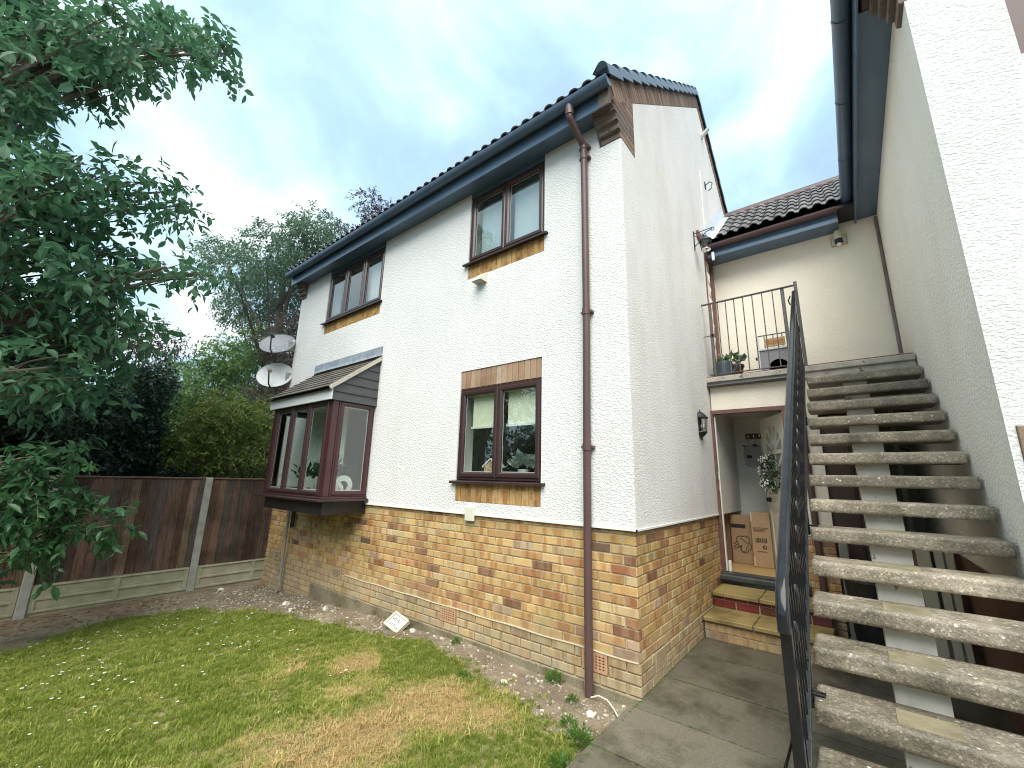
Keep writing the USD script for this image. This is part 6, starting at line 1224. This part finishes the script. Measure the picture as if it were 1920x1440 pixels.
# ================================================================ TREES AND SHRUBS
BLOBS = {
'near':[(-5.86,-4.06,6.91,0.39),(-5.62,-3.71,6.83,0.45),(-4.72,-3.37,6.46,0.42),(-5.07,-3.02,7.03,0.41),(-5.85,-2.58,8.0,0.39),(-5.31,-2.34,7.71,0.27),(-5.23,-2.16,7.74,0.15),(-5.74,-3.53,6.69,0.35),(-4.83,-3.8,5.67,0.29),(-5.82,-3.3,6.61,0.19),(-5.37,-3.09,6.49,0.14),(-5.17,-3.86,5.29,0.29),(-5.31,-3.74,5.27,0.25),(-5.06,-3.74,4.65,0.33),(-4.82,-3.54,4.47,0.28),(-4.47,-3.58,3.87,0.34),(-5.54,-3.36,4.44,0.32),(-4.96,-3.14,4.81,0.23),(-4.89,-2.88,4.86,0.23),(-5.53,-2.51,5.24,0.24),(-6.0,-2.13,5.46,0.18),(-4.44,-3.28,4.58,0.13),(-5.52,-3.04,4.39,0.31),(-5.5,-2.68,4.27,0.26),(-4.57,-2.43,3.85,0.17),(-5.06,-2.03,4.11,0.14),(-5.25,-1.81,4.22,0.08),(-4.76,-3.46,3.46,0.4),(-5.95,-3.13,3.84,0.51),(-4.87,-2.83,3.51,0.33),(-5.4,-3.29,3.1,0.45),(-5.86,-2.88,3.2,0.45),(-4.94,-2.65,3.21,0.26),(-4.51,-3.11,2.47,0.3),(-5.67,-3.28,2.54,0.35),(-4.99,-2.51,2.93,0.18),(-5.52,-2.81,2.62,0.27)],
'low':[(-4.86,-3.14,1.61,0.17),(-4.87,-2.92,1.57,0.2),(-5.17,-2.76,1.66,0.14),(-4.8,-2.97,1.27,0.26),(-4.91,-2.73,1.15,0.21),(-4.89,-2.51,1.04,0.17),(-4.81,-2.35,0.96,0.09),(-5.04,-3.0,0.9,0.22),(-4.84,-2.75,0.85,0.16),(-4.77,-2.97,0.74,0.09)],
'ivy':[(-9.16,-3.1,2.52,0.67),(-8.11,-2.57,2.42,0.65),(-8.75,-1.89,2.38,0.61),(-8.63,-1.52,2.02,0.42),(-9.1,-2.84,1.76,0.52),(-8.32,-2.17,1.7,0.45),(-8.89,-1.73,2.91,0.47),(-8.08,-1.7,3.12,0.28)],
'redtip':[(-9.18,-1.63,4.05,0.41),(-8.95,-1.36,3.91,0.25),(-9.08,-1.9,4.06,0.35)],
'yellow':[(-8.19,-0.83,2.37,0.48),(-8.6,-0.18,2.58,0.52),(-8.62,0.31,2.06,0.44),(-8.05,-0.62,1.88,0.39),(-8.05,-1.05,1.95,0.29),(-8.23,0.14,1.6,0.23),(-7.88,-0.64,2.78,0.35)],
'mid':[(-14.88,0.02,4.19,0.78),(-12.95,0.48,4.04,0.73),(-14.99,2.08,4.99,1.05),(-12.61,0.53,4.81,0.6),(-13.63,1.79,5.76,0.69),(-13.68,-0.52,3.55,0.51)],
'large':[(-11.31,-0.1,7.04,0.65),(-11.97,0.97,8.09,0.87),(-11.96,1.81,9.06,0.78),(-14.61,1.72,7.63,0.85),(-13.47,2.12,7.89,0.88),(-14.49,0.17,8.87,0.4),(-14.1,2.78,9.21,0.86),(-14.03,0.97,6.82,0.51),(-11.71,2.16,9.54,0.68),(-14.34,2.46,6.79,0.74),(-13.73,3.72,11.15,0.47)],
'plum':[(-12.01,4.1,11.88,0.53),(-11.58,4.62,11.48,0.44),(-11.44,3.13,9.84,0.35),(-11.75,4.37,11.18,0.52)],
}
def unit(a): return a / (np.linalg.norm(a, axis=-1, keepdims=True) + 1e-12)
def foliage(blobs, seed, L, W, twigs_per_m2, leaves, twig_len, droop=0.35, hang=0.3, simple=False, fill=0.0):
    """leaves arranged along twigs whose roots fill the blobs' volume, sparser towards their centres"""
    r = np.random.default_rng(seed); roots, outs = [], []
    for (x, y, z, rad) in blobs:
        n = max(3, int(twigs_per_m2 * rad * rad * 4)); d = unit(r.normal(0, 1, (n, 3))); rr_ = rad * r.uniform(0.15, 1.0, (n, 1)) ** 0.55
        gap = meshkit.noise(d * 2.2 + np.array([x, y, z]) * 3, seed)            # uneven outline
        rr_ *= 0.70 + 0.65 * gap[:, None]
        roots.append(np.array([x, y, z]) + d * rr_ * np.array([1, 1, 0.9])); outs.append(unit(d + r.normal(0, 0.55, (n, 3)) + np.array([0, 0, -hang])))
    P, D = np.vstack(roots), np.vstack(outs); T = len(P)
    k = np.linspace(0.12, 1.0, leaves)[None, :, None]; Lt = twig_len * r.uniform(0.6, 1.2, (T, 1, 1))
    pos = P[:, None] + D[:, None] * k * Lt + np.array([0, 0, -1.0]) * (k ** 2) * Lt * droop
    side = unit(np.cross(D, r.normal(0, 1, (T, 3))))[:, None]; upv = unit(np.cross(side, D[:, None])); ang = (np.arange(leaves) * 2.4)[None, :, None] + r.uniform(0, 6.28, (T, 1, 1))
    ld = unit(D[:, None] * 0.55 + side * np.cos(ang) + upv * np.sin(ang) + np.array([0, 0, -0.55]) + r.normal(0, 0.25, (T, leaves, 3)))
    nrm_ = unit(np.array([0, 0, 1.0]) + r.normal(0, 0.55, (T, leaves, 3))); s = unit(np.cross(ld, nrm_)); nn = np.cross(s, ld)
    pos, ld, s, nn = [a.reshape(-1, 3) for a in (pos, ld, s, nn)]
    l = (L * r.uniform(0.38, 1.2, (len(pos), 1))); w = l * (W / L) * r.uniform(0.85, 1.15, (len(pos), 1))
    if simple:
        V = np.stack([pos, pos + ld * l * 0.45 + s * w * 0.5 + nn * l * 0.05, pos + ld * l - nn * l * 0.10, pos + ld * l * 0.45 - s * w * 0.5 + nn * l * 0.05], 1); F = np.array([(0, 1, 2), (0, 2, 3)])
    else:
        V = np.stack([pos, pos + ld * l * 0.28 + s * w * 0.42 + nn * l * 0.05, pos + ld * l * 0.62 + s * w * 0.44 + nn * l * 0.02, pos + ld * l * 1.0 - nn * l * 0.16, pos + ld * l * 0.62 - s * w * 0.44 + nn * l * 0.02, pos + ld * l * 0.28 - s * w * 0.42 + nn * l * 0.05, pos + ld * l * 0.45 - nn * l * 0.02], 1)
        F = np.array([(0, 1, 6), (1, 2, 6), (2, 3, 6), (3, 4, 6), (4, 5, 6), (5, 0, 6)])
    n = V.shape[1]; f = (np.arange(len(V))[:, None, None] * n + F[None]).reshape(-1, 3)
    twig = (P, D, Lt[:, 0, 0], droop)
    return MB().add(V.reshape(-1, 3), f), twig
def limbs(mb, base, top, blobs, r0, seed, split=0.5, min_r=0.012):
    r = np.random.default_rng(seed); base, top = np.array(base, float), np.array(top, float); n = 10; t = np.linspace(0, 1, n)[:, None]
    trunk = base + (top - base) * t + np.c_[np.sin(t * 4) * 0.06, np.cos(t * 3) * 0.05 - 0.05, t * 0]
    mb.tube(trunk, r0 * (1 - 0.6 * t[:, 0]) * (1 + 0.5 * np.exp(-t[:, 0] * 9)), 10)
    for (x, y, z, rad) in blobs:
        e = np.array([x, y, z]); h = (e[2] - base[2]) / max(top[2] - base[2], 0.1); i = int(np.clip((h * 0.75 - 0.15) * n, 2, n - 1)); s = trunk[i]
        m_ = (s + e) / 2 + np.array([0, 0, 0.12 * np.linalg.norm(e - s)]) + r.normal(0, 0.06, 3); tt = np.linspace(0, 1, 8)[:, None]; c = (1 - tt) ** 2 * s + 2 * tt * (1 - tt) * m_ + tt ** 2 * e
        rr_ = np.linspace(max(min_r * 1.5, r0 * 0.30), min_r, 8); mb.tube(c, rr_, 6)
        for _ in range(4):
            j = r.integers(3, 7); q_ = c[j]; e2 = e + unit(r.normal(0, 1, 3)) * rad * 0.8; mb.tube([q_, (q_ + e2) / 2 + r.normal(0, 0.03, 3), e2], [min_r, min_r * 0.8, min_r * 0.4], 4)
    return mb
def tree(name, label, cat, crown_mat, blobs, base, top, r0, seed, group=None, min_r=0.012, **kw):
    t = thing(name, base, label, cat, group)
    mb, tw = foliage(blobs, seed, **kw); part(t, 'crown' if cat == 'tree' else 'foliage', mb, crown_mat)
    tr_ = limbs(MB(), base, top, blobs, r0, seed, min_r=min_r)
    P, D, Lt, dr = tw
    for i in range(0, len(P), 3):
        k = np.array([0, 0.5, 1.0])[:, None]; tr_.tube(P[i] + D[i] * k * Lt[i] + np.array([0, 0, -1.0]) * k ** 2 * Lt[i] * dr, [min_r * 0.4, min_r * 0.3, min_r * 0.15], 3, False)
    part(t, 'trunk' if cat == 'tree' else 'stems', tr_, 'bark' if cat == 'tree' else 'twig', smooth=50); return t
tree('broadleaf_tree', 'big dark green broad-leaved tree overhanging the lawn from the left edge', 'tree', 'leaf_near', BLOBS['near'] + [(-6.3, -4.6, 5.2, 1.0), (-6.2, -4.5, 6.8, 1.0), (-6.0, -4.4, 3.8, 0.8), (-6.6, -5.6, 5.6, 1.2), (-6.4, -5.2, 7.4, 1.0), (-6.0, -5.8, 4.2, 1.0)], (-6.55, -5.0, -0.35), (-6.3, -4.9, 7.2), 0.20, 101, L=0.150, W=0.070, twigs_per_m2=78, leaves=9, twig_len=0.34, hang=0.25)
tree('overhanging_shrub', 'low leafy branches reaching over the fence at the left edge', 'shrub', 'leaf_low', BLOBS['low'] + [(-5.3, -3.5, 1.3, 0.4), (-5.3, -3.5, 0.8, 0.35)], (-5.9, -4.1, -0.36), (-5.6, -3.9, 1.2), 0.05, 102, min_r=0.006, L=0.135, W=0.058, twigs_per_m2=125, leaves=9, twig_len=0.26, hang=0.1)
tree('dark_evergreen_shrub', 'very dark ivy-clad evergreen shrub behind the left part of the fence', 'shrub', 'leaf_ivy', BLOBS['ivy'] + [(-8.7, -3.9, 2.2, 0.8), (-8.9, -4.6, 3.0, 1.0), (-9.0, -2.6, 1.3, 0.7), (-9.0, -1.7, 1.2, 0.6), (-9.1, -3.5, 1.0, 0.7), (-9.3, -3.3, 3.4, 0.8), (-9.2, -4.2, 3.8, 0.9)], (-8.9, -2.6, -0.35), (-8.9, -2.5, 2.2), 0.09, 103, min_r=0.008, L=0.075, W=0.055, twigs_per_m2=430, leaves=10, twig_len=0.22, simple=True, hang=0.3)
tree('red_tinged_shrub', 'thin shrub with narrow reddish leaves above the dark evergreen', 'shrub', 'leaf_red', BLOBS['redtip'], (-9.2, -2.0, -0.35), (-9.1, -1.8, 3.4), 0.04, 104, min_r=0.006, L=0.10, W=0.025, twigs_per_m2=170, leaves=9, twig_len=0.30, simple=True, hang=0.2)
ys = tree('yellow_green_shrub', 'yellow-green shrub with bare pale twigs behind the fence next to the house', 'shrub', 'leaf_yellow', BLOBS['yellow'] + [(-8.6, 0.9, 2.2, 0.5), (-8.7, 0.6, 2.8, 0.4), (-7.95, -0.35, 1.75, 0.32), (-8.0, -0.75, 2.15, 0.35), (-7.9, 0.1, 2.0, 0.35), (-8.1, -0.3, 2.6, 0.35)], (-8.3, 0.0, -0.35), (-8.25, -0.2, 2.0), 0.06, 105, min_r=0.010, L=0.075, W=0.040, twigs_per_m2=250, leaves=9, twig_len=0.22, simple=True, hang=0.2)
rt_ = np.random.default_rng(9); bt = MB()
for i in range(9):
    s = np.array([-8.0 + rt_.uniform(-0.2, 0.1), rt_.uniform(-0.9, 0.1), rt_.uniform(1.45, 1.9)]); e = s + np.array([rt_.uniform(0.0, 0.15), rt_.uniform(-0.4, 0.5), rt_.uniform(0.1, 0.8)]); bt.tube([s, (s + e) / 2 + rt_.normal(0, 0.07, 3), e, e + rt_.normal(0, 0.12, 3)], [0.009, 0.007, 0.005, 0.003], 5)
part(ys, 'bare_twigs', bt, 'twig', smooth=50)
tree('light_green_tree', 'light green bushy tree standing between the shrubs and the tall tree', 'tree', 'leaf_mid', BLOBS['mid'] + [(-14, 1.2, 3.0, 1.0), (-14, 0.0, 2.8, 1.0), (-14, 2.6, 3.6, 1.2), (-14, -1.4, 3.2, 0.8)], (-14.2, 1.0, -0.5), (-14.0, 1.0, 4.2), 0.12, 106, L=0.13, W=0.055, twigs_per_m2=150, leaves=9, twig_len=0.38, simple=True, hang=0.1)
tree('tall_airy_tree', 'tall airy grey-green tree rising behind the far end of the house', 'tree', 'leaf_large', BLOBS['large'] + [(-12.8, 3.3, 8.4, 0.9), (-13.4, 3.6, 7.0, 0.9), (-13.0, 2.6, 5.4, 0.8)], (-13.6, 2.3, -0.5), (-13.4, 2.2, 8.2), 0.20, 107, L=0.13, W=0.050, twigs_per_m2=115, leaves=9, twig_len=0.36, simple=True, hang=0.15)
tree('purple_leaved_tree', 'purple-leaved tree whose top shows over the roof ridge line of the house', 'tree', 'leaf_plum', BLOBS['plum'] + [(-11.9, 4.6, 10.6, 0.7), (-11.8, 3.6, 9.2, 0.6)], (-11.9, 4.4, -0.5), (-11.8, 4.3, 9.6), 0.16, 108, L=0.085, W=0.055, twigs_per_m2=90, leaves=8, twig_len=0.30, simple=True, hang=0.0)
tree('copper_tree', 'copper-leaved tree beside the satellite dishes', 'tree', 'leaf_red', [(-11.0, 1.35, 5.2, 0.5), (-11.2, 1.9, 5.9, 0.55), (-11.0, 1.7, 4.4, 0.5), (-11.3, 2.4, 5.0, 0.6), (-11.2, 1.2, 3.7, 0.4)], (-11.3, 1.9, -0.5), (-11.2, 1.8, 4.8), 0.10, 109, L=0.085, W=0.05, twigs_per_m2=170, leaves=8, twig_len=0.28, simple=True, hang=0.1)
# the wood that closes the view behind them
wb = [(-17 + 1.5 * math.sin(i * 2.1), -10 + i * 0.95, 2.0 + 0.9 * math.sin(i * 1.3) + (1.0 if i > 12 else 0), 1.5) for i in range(20)] + [(-16 + math.sin(i), -10 + i * 1.1, 0.7, 1.2) for i in range(18)]
fw_, _ = foliage(wb, 110, L=0.20, W=0.11, twigs_per_m2=80, leaves=8, twig_len=0.45, simple=True)
part('/World', 'distant_wood', fw_, 'leaf_large', kind='stuff', label='mass of green trees beyond the fence', cat='trees')
hb = [(-9.6 + 0.3 * math.sin(i * 1.7), -7 + i * 0.55, 1.3 + 0.2 * math.sin(i * 2.3), 0.62) for i in range(18)]
fh, _ = foliage(hb, 111, L=0.09, W=0.05, twigs_per_m2=240, leaves=9, twig_len=0.25, simple=True)
part('/World', 'hedge', fh, 'leaf_ivy', kind='stuff', label='dark hedge mass close behind the fence', cat='hedge')

# the trees on the viewer's side of the garden, which the window panes mirror
vb = [(-9 + i * 1.5, -11.0 + 0.5 * math.sin(i * 1.9), 2.1 + 0.5 * math.sin(i * 2.7), 1.6) for i in range(13)]
vf, _ = foliage(vb, 112, L=0.24, W=0.14, twigs_per_m2=60, leaves=8, twig_len=0.5, simple=True)
part('/World', 'trees_behind_viewer', vf, 'leaf_large', kind='stuff', label='row of green trees on the near side of the garden, mirrored in the panes', cat='trees')
